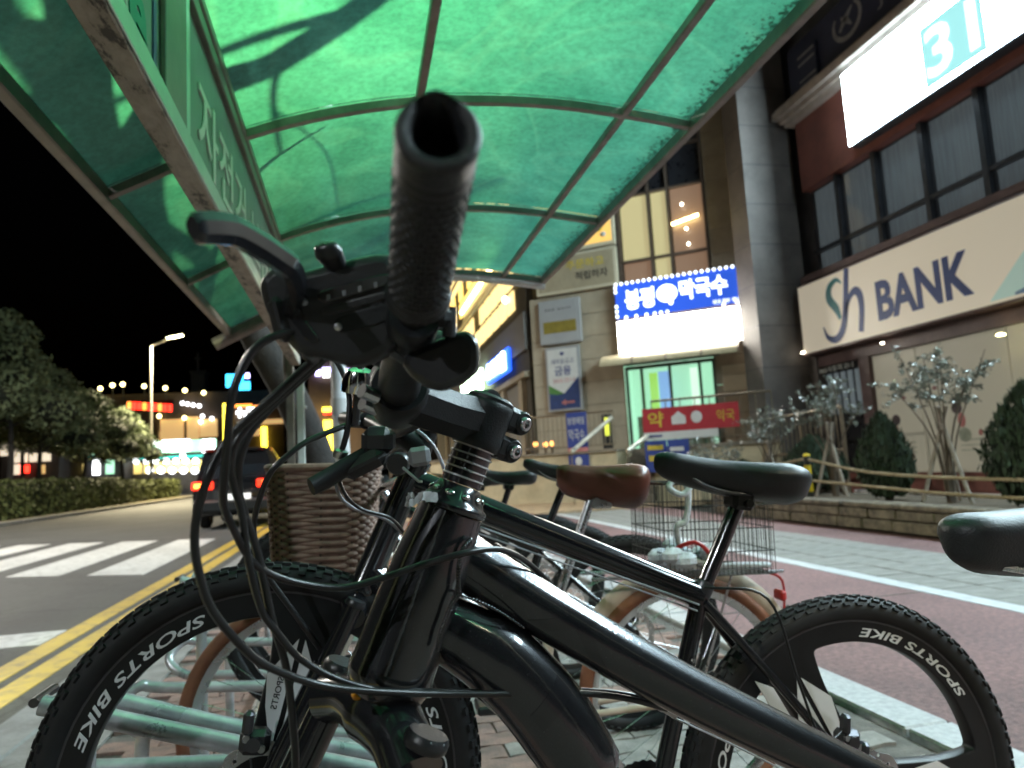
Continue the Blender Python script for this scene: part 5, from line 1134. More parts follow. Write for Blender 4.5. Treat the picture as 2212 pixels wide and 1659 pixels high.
def frame_parts(t, P, m, r):
    """P: ht hb (head), sc (seat cluster), bb, wb ; coordinates x, z above the rear contact point"""
    v = lambda p, y=0.: np.array([p[0], y, p[1]])
    ht, hb, scl, bb = v(P['ht']), v(P['hb']), v(P['sc']), v(P['bb']); ax = nrm(ht-hb)
    b = MB(); b.lathe([(.026,-.004),(.027,.0),(.023,.012),(.022,np.linalg.norm(ht-hb)-.012),(.025,np.linalg.norm(ht-hb)),(.025,np.linalg.norm(ht-hb)+.004)], hb, ax, 20); LB(b, 'head_tube', m, t)
    b = MB(); b.tube(smooth([ht-ax*.035, (ht-ax*.035)*.5+scl*.5+(0,0,P.get('bow',.0)), scl], 6), P.get('tt',.019), 14, sec=(1.15,1.)); LB(b, 'top_tube', m, t)
    b = MB(); b.tube(smooth([hb+ax*.03, (hb*.6+bb*.4)+(0,0,P.get('dbow',.0)), bb], 6), P.get('dt',.023), 14); LB(b, 'down_tube', m, t)
    b = MB(); b.tube([bb, scl, scl+nrm(scl-bb)*.03], .0165, 14); LB(b, 'seat_tube', m, t)
    b = MB(); b.cyl(bb-(0,.036,0), bb+(0,.036,0), .022, 16); LB(b, 'bottom_bracket', m, t)
    hub = np.array([0,0,r])
    for s in (-1,1):
        b = MB(); b.tube(smooth([scl+(-.004,s*.012,-.01), scl*.55+hub*.45+(0,s*.042,.0), hub+(.01,s*.062,.012)], 5), .0085, 10); LB(b, 'seat_stay', m, t)
        b = MB(); b.tube(smooth([bb+(-.02,s*.02,0), bb*.55+hub*.45+(0,s*.045,0), hub+(.012,s*.062,-.004)], 5), .0095, 10); LB(b, 'chain_stay', m, t)
        b = MB(); b.box(hub+(.004,s*.062,0), (.035,.006,.04)); LB(b, 'dropout', m, t)
    return ax
def fork_parts(t, hb, hub, ax, m, susp=True, mr=None, crown_w=.062):
    hb = np.array([hb[0],0,hb[1]]); hub = np.array(hub, float); T = (lambda q: np.array(mr @ Vector(q))) if mr is not None else (lambda q: q)
    cr = hb-ax*.03; fw = nrm(np.cross(Y3, ax))
    b = MB(); b.tube([T(cr+(0,-crown_w,-.006)), T(cr+(0,0,.010)), T(cr+(0,crown_w,-.006))], [.019,.026,.019], 12); LB(b, 'fork_crown', m, t)
    for s in (-1,1):
        top = cr+(0,s*crown_w,.012); end = hub+(0,s*crown_w,0)
        if susp:
            mid = top+(end-top)*.33; b = MB(); b.tube([T(top), T(mid)], .0145, 14); f = LB(b, 'fork_leg', 'alloy_dark' if m != 'frame_black' else m, t)
            b = MB(); b.tube([T(mid-(end-top)*.02), T(mid), T(top*.2+end*.8), T(end)], [.019,.0205,.019,.016], 14); LB(b, 'fork_slider', m, f)
            b = MB(); b.lathe([(.016,0),(.017,.004),(.015,.010)], T(top), T(top+ax)-T(top), 14); LB(b, 'fork_cap', 'plastic_black', f)
        else:
            b = MB(); b.tube(smooth([T(top), T(top*.4+end*.6), T(end)],4), [.013,.012,.008], 12); LB(b, 'fork_leg', m, t)
def crank_parts(t, bb, ang, teeth_r=.075, m='alloy_dark'):
    bb = np.array([bb[0],0,bb[1]]); c = MB(); V, Fq = plate([[((teeth_r+(.003 if i % 2 else 0))*math.cos(a), (teeth_r+(.003 if i % 2 else 0))*math.sin(a)) for i, a in enumerate(np.linspace(0,2*math.pi,64,endpoint=False))]]+[[(.045*math.cos(k*2*math.pi/5)+.016*math.cos(q), .045*math.sin(k*2*math.pi/5)+.016*math.sin(q)) for q in np.linspace(0,2*math.pi,12,endpoint=False)] for k in range(5)], .003)
    c.add([(bb[0]+x, -.045-z, bb[2]+y) for x,y,z in V], Fq); LB(c, 'chainring', m, t)
    for s, a in ((1,ang),(-1,ang+math.pi)):
        e = bb+(.165*math.cos(a), s*.068, .165*math.sin(a)); b = MB(); b.tube([bb+(0,s*.05,0), e], [.014,.010], 10, sec=(1,.7), up=(0,1,0)); ar = LB(b, 'crank_arm', m, t)
        b = MB(); b.bbox(e+(0,s*.055,0), (.085,.09,.022), .005); LB(b, 'pedal', 'plastic_black', ar)
def copy_tree(o, parent=None):
    c = o.copy(); COL.objects.link(c); c.parent = parent; c.matrix_parent_inverse = o.matrix_parent_inverse
    for ch in list(o.children): copy_tree(ch, c)
    return c
def cable(pts, r, parent, m='cable_black', name='cable', n=7): b = MB(); b.tube(smooth(pts, n), r, 9); return b.build(name, m, parent, sharp=60)
# ---------------------------------------------------------------- bicycle 2: black, with three-spoke wheels
R2 = .345
t2, WB2 = bike_root('black bicycle with three-spoke wheels lettered SPORTS BIKE, second in the row', (.888,1.245,R2), at(572,1697,1.131), R2)
F2 = dict(ht=(.868,R2+.532), hb=(.940,R2+.31), sc=(.326,R2+.330), bb=(.395,R2-.050), tt=.0205, dt=.025)
ax2 = frame_parts(t2, F2, 'frame_black', R2)
fork_parts(t2, F2['hb'], (WB2,0,R2), ax2, 'frame_black')
add_wheel(t2, 'mag', R2, .048, (0,0,R2), R(-34)); wf2 = add_wheel(t2, 'mag', R2, .048, (WB2,0,R2), R(8))
crank_parts(t2, F2['bb'], R(200))
v = lambda x, z, y=0.: np.array([x, y, z])
b = MB(); b.tube([v(.320,R2+.345), v(.256,R2+.505)], .0145, 14); LB(b, 'seat_post', 'frame_black', t2)
b = MB(); b.lathe([(.019,0),(.020,.004),(.020,.022),(.019,.026)], v(.327,R2+.332), nrm(v(-.064,.160)), 16); LB(b, 'seat_clamp', 'alloy_dark', t2)
def put_saddle(t, x, z, L, wid, th, m, tilt=0., post=None, col='alloy_dark', **kw):
    b = saddle_mb(L, wid, th, **kw); ca, sa = math.cos(tilt), math.sin(tilt); b.v = [(x+p[0]*ca-p[2]*sa, p[1], z+p[0]*sa+p[2]*ca) for p in b.v]; s = LB(b, 'saddle', m, t, 60)
    for sd in (-1,1):
        q = lambda px, pz: np.array([x+px*ca-pz*sa, sd*.022, z+px*sa+pz*ca]); b = MB(); b.tube(smooth([q(L*.36,-.034)*(1,.5,1), q(L*.16,-.062), q(-.03,-.066), q(-L*.36,-.045)],5), .0036, 8); LB(b, 'saddle_rail', col, s)
    if post is not None:
        p = np.array([post[0],0,post[1]]); b = MB(); b.bbox(p+(0,0,.0), (.046,.05,.034), .008, (np.array([ca,0,sa]),Y3,np.array([-sa,0,ca]))); b.cyl(p+(-.004,-.034,-.004), p+(-.004,.034,-.004), .008, 10); LB(b, 'saddle_clamp', 'matt_black', t)
    return s
put_saddle(t2, .273, R2+.590, .312, .150, .070, 'saddle_black', R(1.5), (.254,R2+.510), rise=.002, dip=.007, nose=.026, skirt=.6)
# handlebar, turned; stem
sd = ax2; st0 = v(.862,R2+.555); cl = v(.912,R2+.58)
b = MB(); b.cyl(v(.867,R2+.535), v(.855,R2+.585), .018, 14); LB(b, 'steerer', 'matt_black', t2)
b = MB(); b.tube([st0, cl], [.020,.019], 12); LB(b, 'stem', 'matt_black', t2)
hb = [cl+(-.115,.315,.035), cl+(-.06,.2,.028), cl+(-.012,.07,.004), cl, cl+(.012,-.07,.004), cl+(.05,-.2,.028), cl+(.10,-.315,.035)]
b = MB(); b.tube(smooth(hb,6), .0125, 12); LB(b, 'handlebar', 'matt_black', t2)
for i, (a, c) in enumerate(((0,1),(6,5))):
    b = MB(); e = hb[a]; q = e+(hb[c]-e)*.98; b.tube([e, e+(q-e)*.03, e+(q-e)*.94, q], [.015,.0165,.0165,.0185], 14); LB(b, 'grip', 'plastic_black', t2)
# left shifter and brake lever
b = MB(); b.bbox(at(818,952,1.13), (.05,.045,.05), .012, (CR,CU,_f)); b.bbox(at(790,1000,1.12), (.075,.03,.05), .012, (nrm(CR+CU*.5),nrm(CU-CR*.5),_f)); b.lathe([(.017,0),(.019,.01),(.016,.018)], at(862,1000,1.12), -_f, 18); b.build('shifter', 'plastic_black', t2)
b = MB(); b.tube([at(790,985,1.12), at(745,1010,1.10), at(705,1035,1.08), at(672,1052,1.06)], [.012,.012,.012,.011], 10, sec=(1.25,.7), up=CU); b.build('brake_lever', 'matt_black', t2, sharp=50)
b = MB(); b.bbox(at(906,986,1.10), (.034,.030,.016), .006, (nrm(CR+CU*.15),nrm(CU-CR*.15),_f)); b.build('thumb_lever', 'decal_grey', t2)
b = MB(); b.lathe([(.0105,0),(.0115,.004),(.0115,.012),(.006,.015)], at(733,990,1.12), nrm(at(745,945,1.12)-at(733,990,1.12)), 12); b.build('barrel_adjuster', 'alloy', t2)
b = MB(); b.tube([at(870,1010,1.09), at(905,1040,1.08), at(912,1040,1.08)], .0022, 6); b.build('return_spring', 'alloy', t2)
# bell
bc = at(776,834,1.12); bu = nrm(CU*.96+CR*.12-_f*.1)
b = MB(); b.lathe([(.0005,.030),(.012,.029),(.022,.024),(.0265,.014),(.0275,.0),(.0272,-.010),(.0262,-.010),(.0255,.0)], bc, bu, 26, cap=False); bell = b.build('bell', 'chrome', t2)
b = MB(); b.cyl(bc-bu*.002, bc-bu*.062, .0065, 8); b.cyl(bc+bu*.03, bc+bu*.036, .006, 10); b.build('bell_stalk', 'plastic_black', bell)
cable([at(735,985,1.12),at(750,930,1.12),at(755,860,1.13),at(738,800,1.14),at(700,748,1.15),at(655,735,1.16)], .0048, t2)
cable([at(775,912,1.15),at(740,922,1.12),at(665,953,1.08),at(622,984,1.06),at(585,1020,1.05),at(560,1080,1.06),at(548,1150,1.08),at(570,1230,1.10),at(640,1330,1.12),at(690,1400,1.14)], .0046, t2)
for dx in (0, 14): cable([at(722+dx*.3,1018,1.1),at(733+dx,1070,1.1),at(768+dx,1100,1.12),at(830+dx,1120,1.16),at(880,1160,1.2)], .0028, t2, 'cable_grey' if dx == 0 else 'cable_black')
cable([at(880,915,1.18),at(930,955,1.18),at(958,1010,1.2),at(962,1060,1.22)], .0030, t2, 'cable_grey')
# caliper front (left side) and rear derailleur / caliper
def caliper(t, c, m='alloy_dark'):
    b = MB(); b.bbox(c, (.045,.03,.038), .008); b.bbox(c+(.012,.012,.03), (.016,.02,.035), .005); b.cyl(c+(0,.012,.0), c+(0,.022,0), .011, 12); q = LB(b, 'caliper', m, t)
    for dx, dz in ((-.012,-.006),(.012,.008)): b = MB(); b.cyl(c+(dx,.014,dz), c+(dx,.0205,dz), .0055, 10); LB(b, 'bolt', 'alloy', q)
caliper(t2, v(WB2+.018,R2+.085,.05)); caliper(t2, v(.055,R2+.10,.052)); caliper(t2, v(.02,R2+.055,.056))
# cables along the frame
cable([np.array(WM(t2) @ Vector(v(.335,R2+.35,.03))), np.array(WM(t2) @ Vector(v(.225,R2+.34,.06))), np.array(WM(t2) @ Vector(v(.165,R2+.20,.07))), np.array(WM(t2) @ Vector(v(.13,R2+.11,.09))), np.array(WM(t2) @ Vector(v(.06,R2+.125,.06)))], .0026, t2, 'cable_black')
cable([np.array(WM(t2) @ Vector(v(x,z,.026))) for x,z in ((.84,R2+.452),(.6,R2+.388),(.45,R2+.348),(.34,R2+.318))], .0015, t2, 'cable_grey')
cable([np.array(WM(t2) @ Vector(v(x,z,.02))) for x,z in ((.84,R2+.440),(.6,R2+.376),(.45,R2+.336),(.34,R2+.306))], .0015, t2, 'cable_grey')
b = MB(); b.prism([(0,0),(.035,-.01),(.15,-.165),(.125,-.17)], v(.25,R2+.20,.071)*1., np.array([-1.,0,0]), Z3, .003); LB(b, 'stay_decal', 'decal_white', t2)
b = MB(); b.cyl(v(.345,R2+.22,.02), v(.345,R2+.22,.026), .004, 8); LB(b, 'bottle_bolt', 'alloy', t2)

# ---------------------------------------------------------------- bicycle 3: city bicycle with baskets
R3 = .33
t3, WB3 = bike_root('city bicycle with brown tyres, brown saddle and a wicker front basket, third in the row', at(1490,1495,2.05), at(667,1556,1.87), R3)
F3 = dict(ht=(.865,R3+.46), hb=(.92,R3+.30), sc=(.40,R3+.23), bb=(.45,R3-.04), tt=.016, dt=.019, bow=-.10)
ax3 = frame_parts(t3, F3, 'cream_fender', R3); fork_parts(t3, F3['hb'], (WB3,0,R3), ax3, 'cream_fender', susp=False, crown_w=.05)
add_wheel(t3, 'city', R3, .042, (0,0,R3)); add_wheel(t3, 'city', R3, .042, (WB3,0,R3)); crank_parts(t3, F3['bb'], R(30), m='alloy')
b = MB(); b.tube([v(.395,R3+.25), v(.30,R3+.50), v(.275,R3+.565)], .0135, 14); LB(b, 'seat_post', 'alloy', t3)
b = MB(); b.cyl(v(.27,R3+.55,-.035), v(.27,R3+.55,.035), .012, 10); b.bbox(v(.25,R3+.545,.0), (.06,.05,.03), .006); LB(b, 'saddle_clamp', 'alloy', t3)
b = MB(); b.lathe([(.019,0),(.020,.02)], v(.402,R3+.235), Z3, 14); b.cyl(v(.40,R3+.245), v(.40,R3+.245,.045), .006, 8); LB(b, 'seat_clamp', 'alloy', t3)
put_saddle(t3, .24, R3+.658, .275, .19, .115, 'saddle_brown', R(2), None, 'alloy', nose=.034, dip=.006, rise=.004, skirt=.45)
for hx in (0, WB3):
    a0, a1 = (R(20), R(205)) if hx == 0 else (R(80), R(172)); P = [(hx+(R3+.016)*math.cos(a), 0, R3+(R3+.016)*math.sin(a)) for a in np.linspace(a0,a1,26)]
    b = MB(); b.tube(P, .027, 8, sec=(.35,1.), up=(0,1,0), rot=math.pi/2); LB(b, 'fender', 'cream_fender', t3)
    for s in (-1,1): b = MB(); b.tube([(hx,s*.055,R3), P[20 if hx == 0 else 18]+np.array((0,s*.028,0))], .0025, 5); LB(b, 'fender_stay', 'alloy', t3)
b = MB(); b.tube(smooth([v(.86,R3+.47), v(.85,R3+.55), v(.88,R3+.60)],4), .012, 10); LB(b, 'stem', 'alloy', t3)
hb3 = [v(.70,R3+.62,.29), v(.80,R3+.63,.22), v(.88,R3+.60,.06), v(.88,R3+.60,-.06), v(.80,R3+.63,-.22), v(.70,R3+.62,-.29)]; b = MB(); b.tube(smooth(hb3,6), .011, 12); LB(b, 'handlebar', 'alloy', t3)
for i, j in ((0,1),(5,4)): b = MB(); b.tube([hb3[i], hb3[i]+(hb3[j]-hb3[i])*.9], .0165, 12); LB(b, 'grip', 'saddle_brown', t3)
# wicker basket: horizontal strands woven round upright stakes
bk = MB(); x0, x1 = .885, 1.165; zb, zt = R3+.375, R3+.655; wy = .18
def rr_path(f, n=56):
    hx, hy = (x1-x0)/2*f, wy*f; c = (x0+x1)/2; P = []
    for i in range(n):
        a = 2*math.pi*i/n; ca, sa = math.cos(a), math.sin(a); P.append((c+hx*math.copysign(abs(ca)**.35,ca), hy*math.copysign(abs(sa)**.35,sa)))
    return P
rows = 30; stakes = 56; strands = MB()
for j in range(rows):
    q = j/(rows-1); f = .86+.14*q; P = rr_path(f); z = zb+q*(zt-zb); pts = []
    for i, (x, y) in enumerate(P):
        s = 1 if (i//2+j) % 2 else -1; c = (x0+x1)/2; d = nrm((x-c, y, 0)); pts.append((x+d[0]*.0035*s, y+d[1]*.0035*s, z))
    strands.tube(pts, .0074, 6, closed=True, sec=(.9,.6))
basket = LB(strands, 'wicker_basket', 'wicker', t3, 60); basket['kind'] = 'stuff'
b = MB()
for i in range(0, stakes, 2):
    a, c = rr_path(.86)[i], rr_path(1.)[i]; b.tube([(a[0],a[1],zb),(c[0],c[1],zt)], .003, 5)
o = LB(b, 'basket_stakes', 'wicker_dark', basket); o['kind'] = 'stuff'
b = MB(); b.tube([(p[0],p[1],zt+.006) for p in rr_path(1.01)], .0095, 8, closed=True); LB(b, 'basket_rim', 'wicker', basket)
b = MB(); b.prism([(p[0],p[1]) for p in rr_path(.86)], (0,0,zb), X3, Y3, .006); LB(b, 'basket_bottom', 'wicker_dark', basket)
b = MB(); b.tube([v(WB3,R3,.05), v(1.05,R3+.385,.05)], .004, 6); b.tube([v(WB3,R3,-.05), v(1.05,R3+.385,-.05)], .004, 6); LB(b, 'basket_stay', 'alloy', t3)
# wire basket over the rear wheel
x0, x1, zb, zt, wy = -.215, .110, R3+.345, R3+.60, .135
wb = MB(); bx = [(x0,wy),(x1,wy),(x1,-wy),(x0,-wy)]
wb.tube([(x,y,zt) for x,y in bx]+[(x0,wy,zt)], .004, 6); rim = LB(wb, 'wire_basket', 'wire_dark', t3)
w = MB()
for x in np.linspace(x0,x1,26):
    w.tube([(x,-wy,zt),(x,-wy,zb),(x,wy,zb),(x,wy,zt)], .0011, 4)
for y in np.linspace(-wy,wy,20): w.tube([(x0,y,zt),(x0,y,zb),(x1,y,zb),(x1,y,zt)], .0011, 4)
for z in np.linspace(zb,zt,5)[:-1]: w.tube([(x,y,z) for x,y in bx]+[(x0,wy,z)], .0015, 4)
o = LB(w, 'basket_wires', 'wire_dark', rim); o['kind'] = 'stuff'
b = MB(); b.tube([v(-.28,R3+.338,.06), v(.3,R3+.338,.06)], .005, 6); b.tube([v(-.28,R3+.338,-.06), v(.3,R3+.338,-.06)], .005, 6); b.tube([v(0,R3,.06), v(-.12,R3+.338,.06)], .004, 6); b.tube([v(0,R3,-.06), v(-.12,R3+.338,-.06)], .004, 6); LB(b, 'rear_rack', 'alloy', t3)
b = MB(); b.lathe([(.004,-.02),(.026,-.012),(.030,.0),(.026,.006)], v(-.33,R3+.20), nrm(v(-1,.2)), 18); LB(b, 'reflector', 'plastic_black', t3)
b = MB(); b.bbox(v(-.30,R3+.26), (.02,.05,.03), .006); b.tube(smooth([v(-.26,R3+.33),v(-.31,R3+.30),v(-.31,R3+.2)],4), .004, 6); LB(b, 'tail_light', 'red_plastic', t3)
# white rope tied to the wire basket
T3 = lambda x, z, y=0.: np.array(WM(t3) @ Vector((x,y,z)))
zz = R3+.36; pts = [T3(-.19,zz,.08),T3(-.205,zz+.005,.11),T3(-.10,zz+.01,.125),T3(.0,zz+.008,.12),T3(.06,zz+.02,.13),T3(.03,zz+.05,.10),T3(-.02,zz+.02,.14),T3(.05,zz+.04,.12),T3(.075,zz+.12,.140),T3(.05,R3+.5,.144),T3(.04,R3+.585,.144),T3(.07,R3+.61,.140),T3(.095,R3+.59,.144),T3(.06,R3+.57,.15),T3(.03,R3+.60,.144),T3(.06,R3+.62,.132)]
b = MB(); b.tube(smooth(pts,7), .0085, 8); wr = tag(b.build('white_rope', 'rope_white'), 'white braided rope looped in and tied to the wire rear basket', 'rope')
b = MB()
for k in range(14): p = T3(.02+random.uniform(-.09,.09), zz+.03+random.uniform(-.015,.03), .09+random.uniform(-.06,.06)); b.ball(p, (.036,.028,.024), 8, 5)
b.build('rope_bundle', 'rope_white', wr)
b = MB(); b.tube(smooth([T3(.10,zz+.05,.12),T3(.03,zz+.08,.15),T3(-.02,zz+.04,.155)],5), .006, 6); tag(b.build('red_strap', 'red_plastic'), 'short red strap among the white rope in the wire basket', 'strap')

# ---------------------------------------------------------------- bicycles farther along the row
def plain_bike(label, rear, front, r=.345, sad=.30, lean=0.):
    t, wb = bike_root(label, rear, front, r, lean)
    Fp = dict(ht=(wb-.20,r+.50), hb=(wb-.13,r+.30), sc=(.36,r+.27), bb=(.43,r-.055)); ax = frame_parts(t, Fp, 'frame_black', r); fork_parts(t, Fp['hb'], (wb,0,r), ax, 'frame_black')
    add_wheel(t, 'spoke', r, .05, (0,0,r)); add_wheel(t, 'spoke', r, .05, (wb,0,r)); crank_parts(t, Fp['bb'], R(150))
    b = MB(); b.tube([v(.36,r+.28), v(sad-.01,r+.50+(.30-sad))], .0145, 12); LB(b, 'seat_post', 'frame_black', t)
    b = MB(); b.lathe([(.02,0),(.02,.025)], v(.36,r+.272), nrm(v(-.06,.2)), 14); b.cyl(v(.355,r+.285), v(.40,r+.30,.03), .005, 6); LB(b, 'seat_clamp', 'alloy_dark', t)
    put_saddle(t, sad, r+.59, .29, .15, .060, 'saddle_black', R(5), (sad-.01,r+.515), skirt=.6)
    cl = v(wb-.17,r+.56); b = MB(); b.tube([v(wb-.205,r+.50), v(wb-.215,r+.54), cl], .019, 12); LB(b, 'stem', 'matt_black', t)
    h = [cl+(-.06,.31,.04), cl+(-.02,.2,.03), cl+(0,.06,0), cl+(0,-.06,0), cl+(-.02,-.2,.03), cl+(-.06,-.31,.04)]; b = MB(); b.tube(smooth(h,5), .012, 10); LB(b, 'handlebar', 'matt_black', t)
    for i, j in ((0,1),(5,4)):
        b = MB(); b.tube([h[i], h[j]], .0165, 12); LB(b, 'grip', 'plastic_black', t); b = MB(); b.tube(smooth([h[j]+(.02,0,-.01), h[j]+(.07,0,-.02), (h[i]+h[j])/2+(.075,0,-.03), h[i]+(.07,0,-.03)],4), .006, 8, sec=(1.2,.7)); LB(b, 'brake_lever', 'alloy_dark', t)
    for s in (1,-1): cable([np.array(WM(t) @ Vector(q)) for q in (h[2]+(.02,s*.1,0), cl+(.14,s*.06,-.02), cl+(.12,s*.02,-.14), v(wb-.06,r+.15,s*.05))], .0025, t)
    return t
plain_bike('black bicycle with a nose-up saddle, fourth in the row behind the brown saddle', (.96,2.55,.345), (-.12,2.62,.50), sad=.30)
plain_bike('black bicycle with a worn pale-topped saddle, fifth in the row', (.93,3.22,.345), (-.16,3.22,.42), sad=.30)
plain_bike('farthest black bicycle near the end of the shelter', (.98,3.86,.345), (-.10,3.84,.345), sad=.34)
# ---------------------------------------------------------------- bicycle 1: the near one, handlebar toward the camera
def graphite():
    m, t, b = nodes('graphite_paint'); L = t.links
    tc = t.nodes.new('ShaderNodeTexCoord'); n = t.nodes.new('ShaderNodeTexNoise'); n.inputs['Scale'].default_value = 900.; n.inputs['Detail'].default_value = 2.
    L.new(tc.outputs['Object'], n.inputs['Vector']); r = t.nodes.new('ShaderNodeValToRGB'); r.color_ramp.elements[0].position = .4; r.color_ramp.elements[0].color = (.018,.0185,.021,1); r.color_ramp.elements[1].position = .70; r.color_ramp.elements[1].color = (.042,.043,.047,1); sp_ = r.color_ramp.elements.new(.80); sp_.color = (.20,.20,.21,1)
    L.new(n.outputs['Fac'], r.inputs[0]); L.new(r.outputs[0], b.inputs['Base Color']); b.inputs['Metallic'].default_value = .55; b.inputs['Roughness'].default_value = .27
    b.inputs['Coat Weight'].default_value = 1.; b.inputs['Coat Roughness'].default_value = .025
    n2 = t.nodes.new('ShaderNodeTexNoise'); n2.inputs['Scale'].default_value = 240.; n2.inputs['Detail'].default_value = 3.; L.new(tc.outputs['Object'], n2.inputs['Vector'])
    bp = t.nodes.new('ShaderNodeBump'); bp.inputs['Strength'].default_value = .05; bp.inputs['Distance'].default_value = .002; L.new(n2.outputs['Fac'], bp.inputs['Height']); L.new(bp.outputs[0], b.inputs['Coat Normal'])
graphite()
pm('grip_rubber', (.012,.0125,.015), .45, var=.2, vs=60., bump=.25, bs=600., rvar=.05); pm('satin_black', (.010,.011,.013), .44, var=.12, vs=30., bump=.14, bs=700., rvar=.05, spec=.35); pm('gloss_black', (.012,.012,.014), .20, var=.1, rvar=.03, coat=.5); pm('weld_black', (.03,.03,.032), .18, metal=.6, coat=1.)
pm('ring_silver', (.85,.85,.87), .22, metal=.5, var=.08); pm('torn_film', (.55,.55,.55), .5, var=.4, vs=60.)
R1 = .345
t1, WB1 = bike_root('near graphite bicycle with its rubber grip and brake lever pointing at the viewer', (1.06,.63,R1), (-.19,.62,R1), R1)
I1 = WM(t1).inverted(); loc1 = lambda p: np.array(I1 @ Vector(p))
HB, HT = at(850,1440,.58), at(975,1100,.60); a1 = nrm(HT-HB); SC0 = at(1030,930,.60)
SV = at(860,850,.55)-(HT+a1*.08); SV = nrm(SV-a1*np.dot(SV,a1)); SD = np.cross(a1, SV)      # forward of the bar, and the bar's left
if np.dot(SD, _f) > 0: SD = -SD
# head tube with lower cup
b = MB(); b.lathe([(.025,-.026),(.031,-.022),(.0352,-.010),(.0362,-.006),(.0348,.002),(.0342,.045),(.0325,.085),(.0292,.118),(.0280,.133)], HB, a1, 40); b.build('head_tube', 'graphite_paint', t1, 45)
b = MB(); b.lathe([(.0270,.0),(.0292,.001),(.0298,.004),(.0290,.0065),(.0262,.008),(.0245,.0115),(.0205,.018),(.0182,.0225),(.0176,.0228)], HT-a1*.001, a1, 40); cup = b.build('headset_cup', 'gloss_black', t1, 45)
for k in range(10):
    a = k*math.pi/5+.2; U = nrm(np.cross(a1,X3)); Wv = np.cross(a1,U); e = U*math.cos(a)+Wv*math.sin(a); b = MB(); b.ball(HT+a1*.0140+e*.0232, (.0040,.0010,.0026), 10, 6, (np.cross(a1,e), nrm(e*.8+a1*.5), nrm(a1*.8-e*.5))); b.build('cup_dimple', 'chrome', cup)
h = .0225
for k in range(5):
    b = MB(); b.lathe([(.0166,0),(.0174,.0007),(.0174,.0049),(.0166,.0056)], HT+a1*(h+k*.0066), a1, 32); b.build('spacer', 'gloss_black', t1, 40)
    b = MB(); b.lathe([(.0172,0),(.0186,.0003),(.0186,.0013),(.0172,.0016)], HT+a1*(h+k*.0066+.0053), a1, 32); b.build('spacer_ring', 'ring_silver', t1, 40)
# stem: steerer clamp, body, lugs with bolts, bar clamp
s0 = h+.0335
b = MB(); b.lathe([(.0200,-.0005),(.0215,.0012),(.0218,.006),(.0214,.010),(.0214,.030),(.0218,.034),(.0215,.0395),(.0200,.041)], HT+a1*s0, a1, 36); b.build('steerer_clamp', 'satin_black', t1, 45)
b = MB(); b.lathe([(.0205,0),(.0205,.003),(.017,.0055),(.006,.006)], HT+a1*(s0+.0405), a1, 32); b.build('top_cap', 'satin_black', t1, 45)
BC = at(862,852,.552)          # handlebar clamp centre
sm = HT+a1*(s0+.021)
b = MB(); P = smooth([sm+SV*.010, sm*.55+BC*.45-a1*.001, BC-SV*.012],6); b.tube(P, [.0215,.0200,.0205], 8, sec=(1.0,.80), up=a1, rot=math.pi/8); stem = b.build('stem', 'satin_black', t1, 28)
for sg in (1,-1):
    c = sm-SV*.0300+a1*.0128*sg; b = MB(); b.tube([c-SD*.0175, c-SD*.0150, c+SD*.0150, c+SD*.0175], [.0092,.0108,.0108,.0092], 20); b.bbox(sm-SV*.021+a1*.0128*sg, (.022,.034,.0205), .004, (SV,SD,a1)); lug = b.build('clamp_lug', 'satin_black', t1, 45)
    b = MB(); b.lathe([(.0062,0),(.0062,.0034),(.0050,.0046),(.0032,.0046),(.0030,.0016),(.0005,.0014)], c+SD*.0165, SD, 20, cap=False); b.build('bolt', 'alloy', lug, 45)
bars = [at(862,852,.552), at(866,812,.515), at(876,752,.470), at(890,690,.428), at(905,622,.390), at(925,455,.329), at(945,300,.272)]
bd = nrm(bars[1]-bars[0])
b = MB(); b.lathe([(.0205,-.022),(.0225,-.020),(.0225,.019),(.0205,.021)], BC, bd, 32); b.build('bar_clamp', 'satin_black', t1, 45)
b = MB(); 
for sg in (1,-1):
    c = BC+SV*.020+a1*.013*sg
    for e in (-1,1): b.cyl(c+bd*.014*e-SV*.004, c+bd*.014*e+SV*.010, .0055, 10)
b.build('faceplate_bolt', 'alloy', t1)
mirror = [2*(np.dot(q-BC, nrm(a1)))*a1+BC-(q-BC) for q in bars]   # the far half of the bar, same rise
b = MB(); P = smooth(mirror[::-1]+bars[1:5],5); L = len(P); rr = [.0159 if np.linalg.norm(p-BC) < .045 else max(.0111,.0159-(np.linalg.norm(p-BC)-.045)*.09) for p in P]; b.tube(P, rr, 20); b.build('handlebar', 'satin_black', t1, 50)
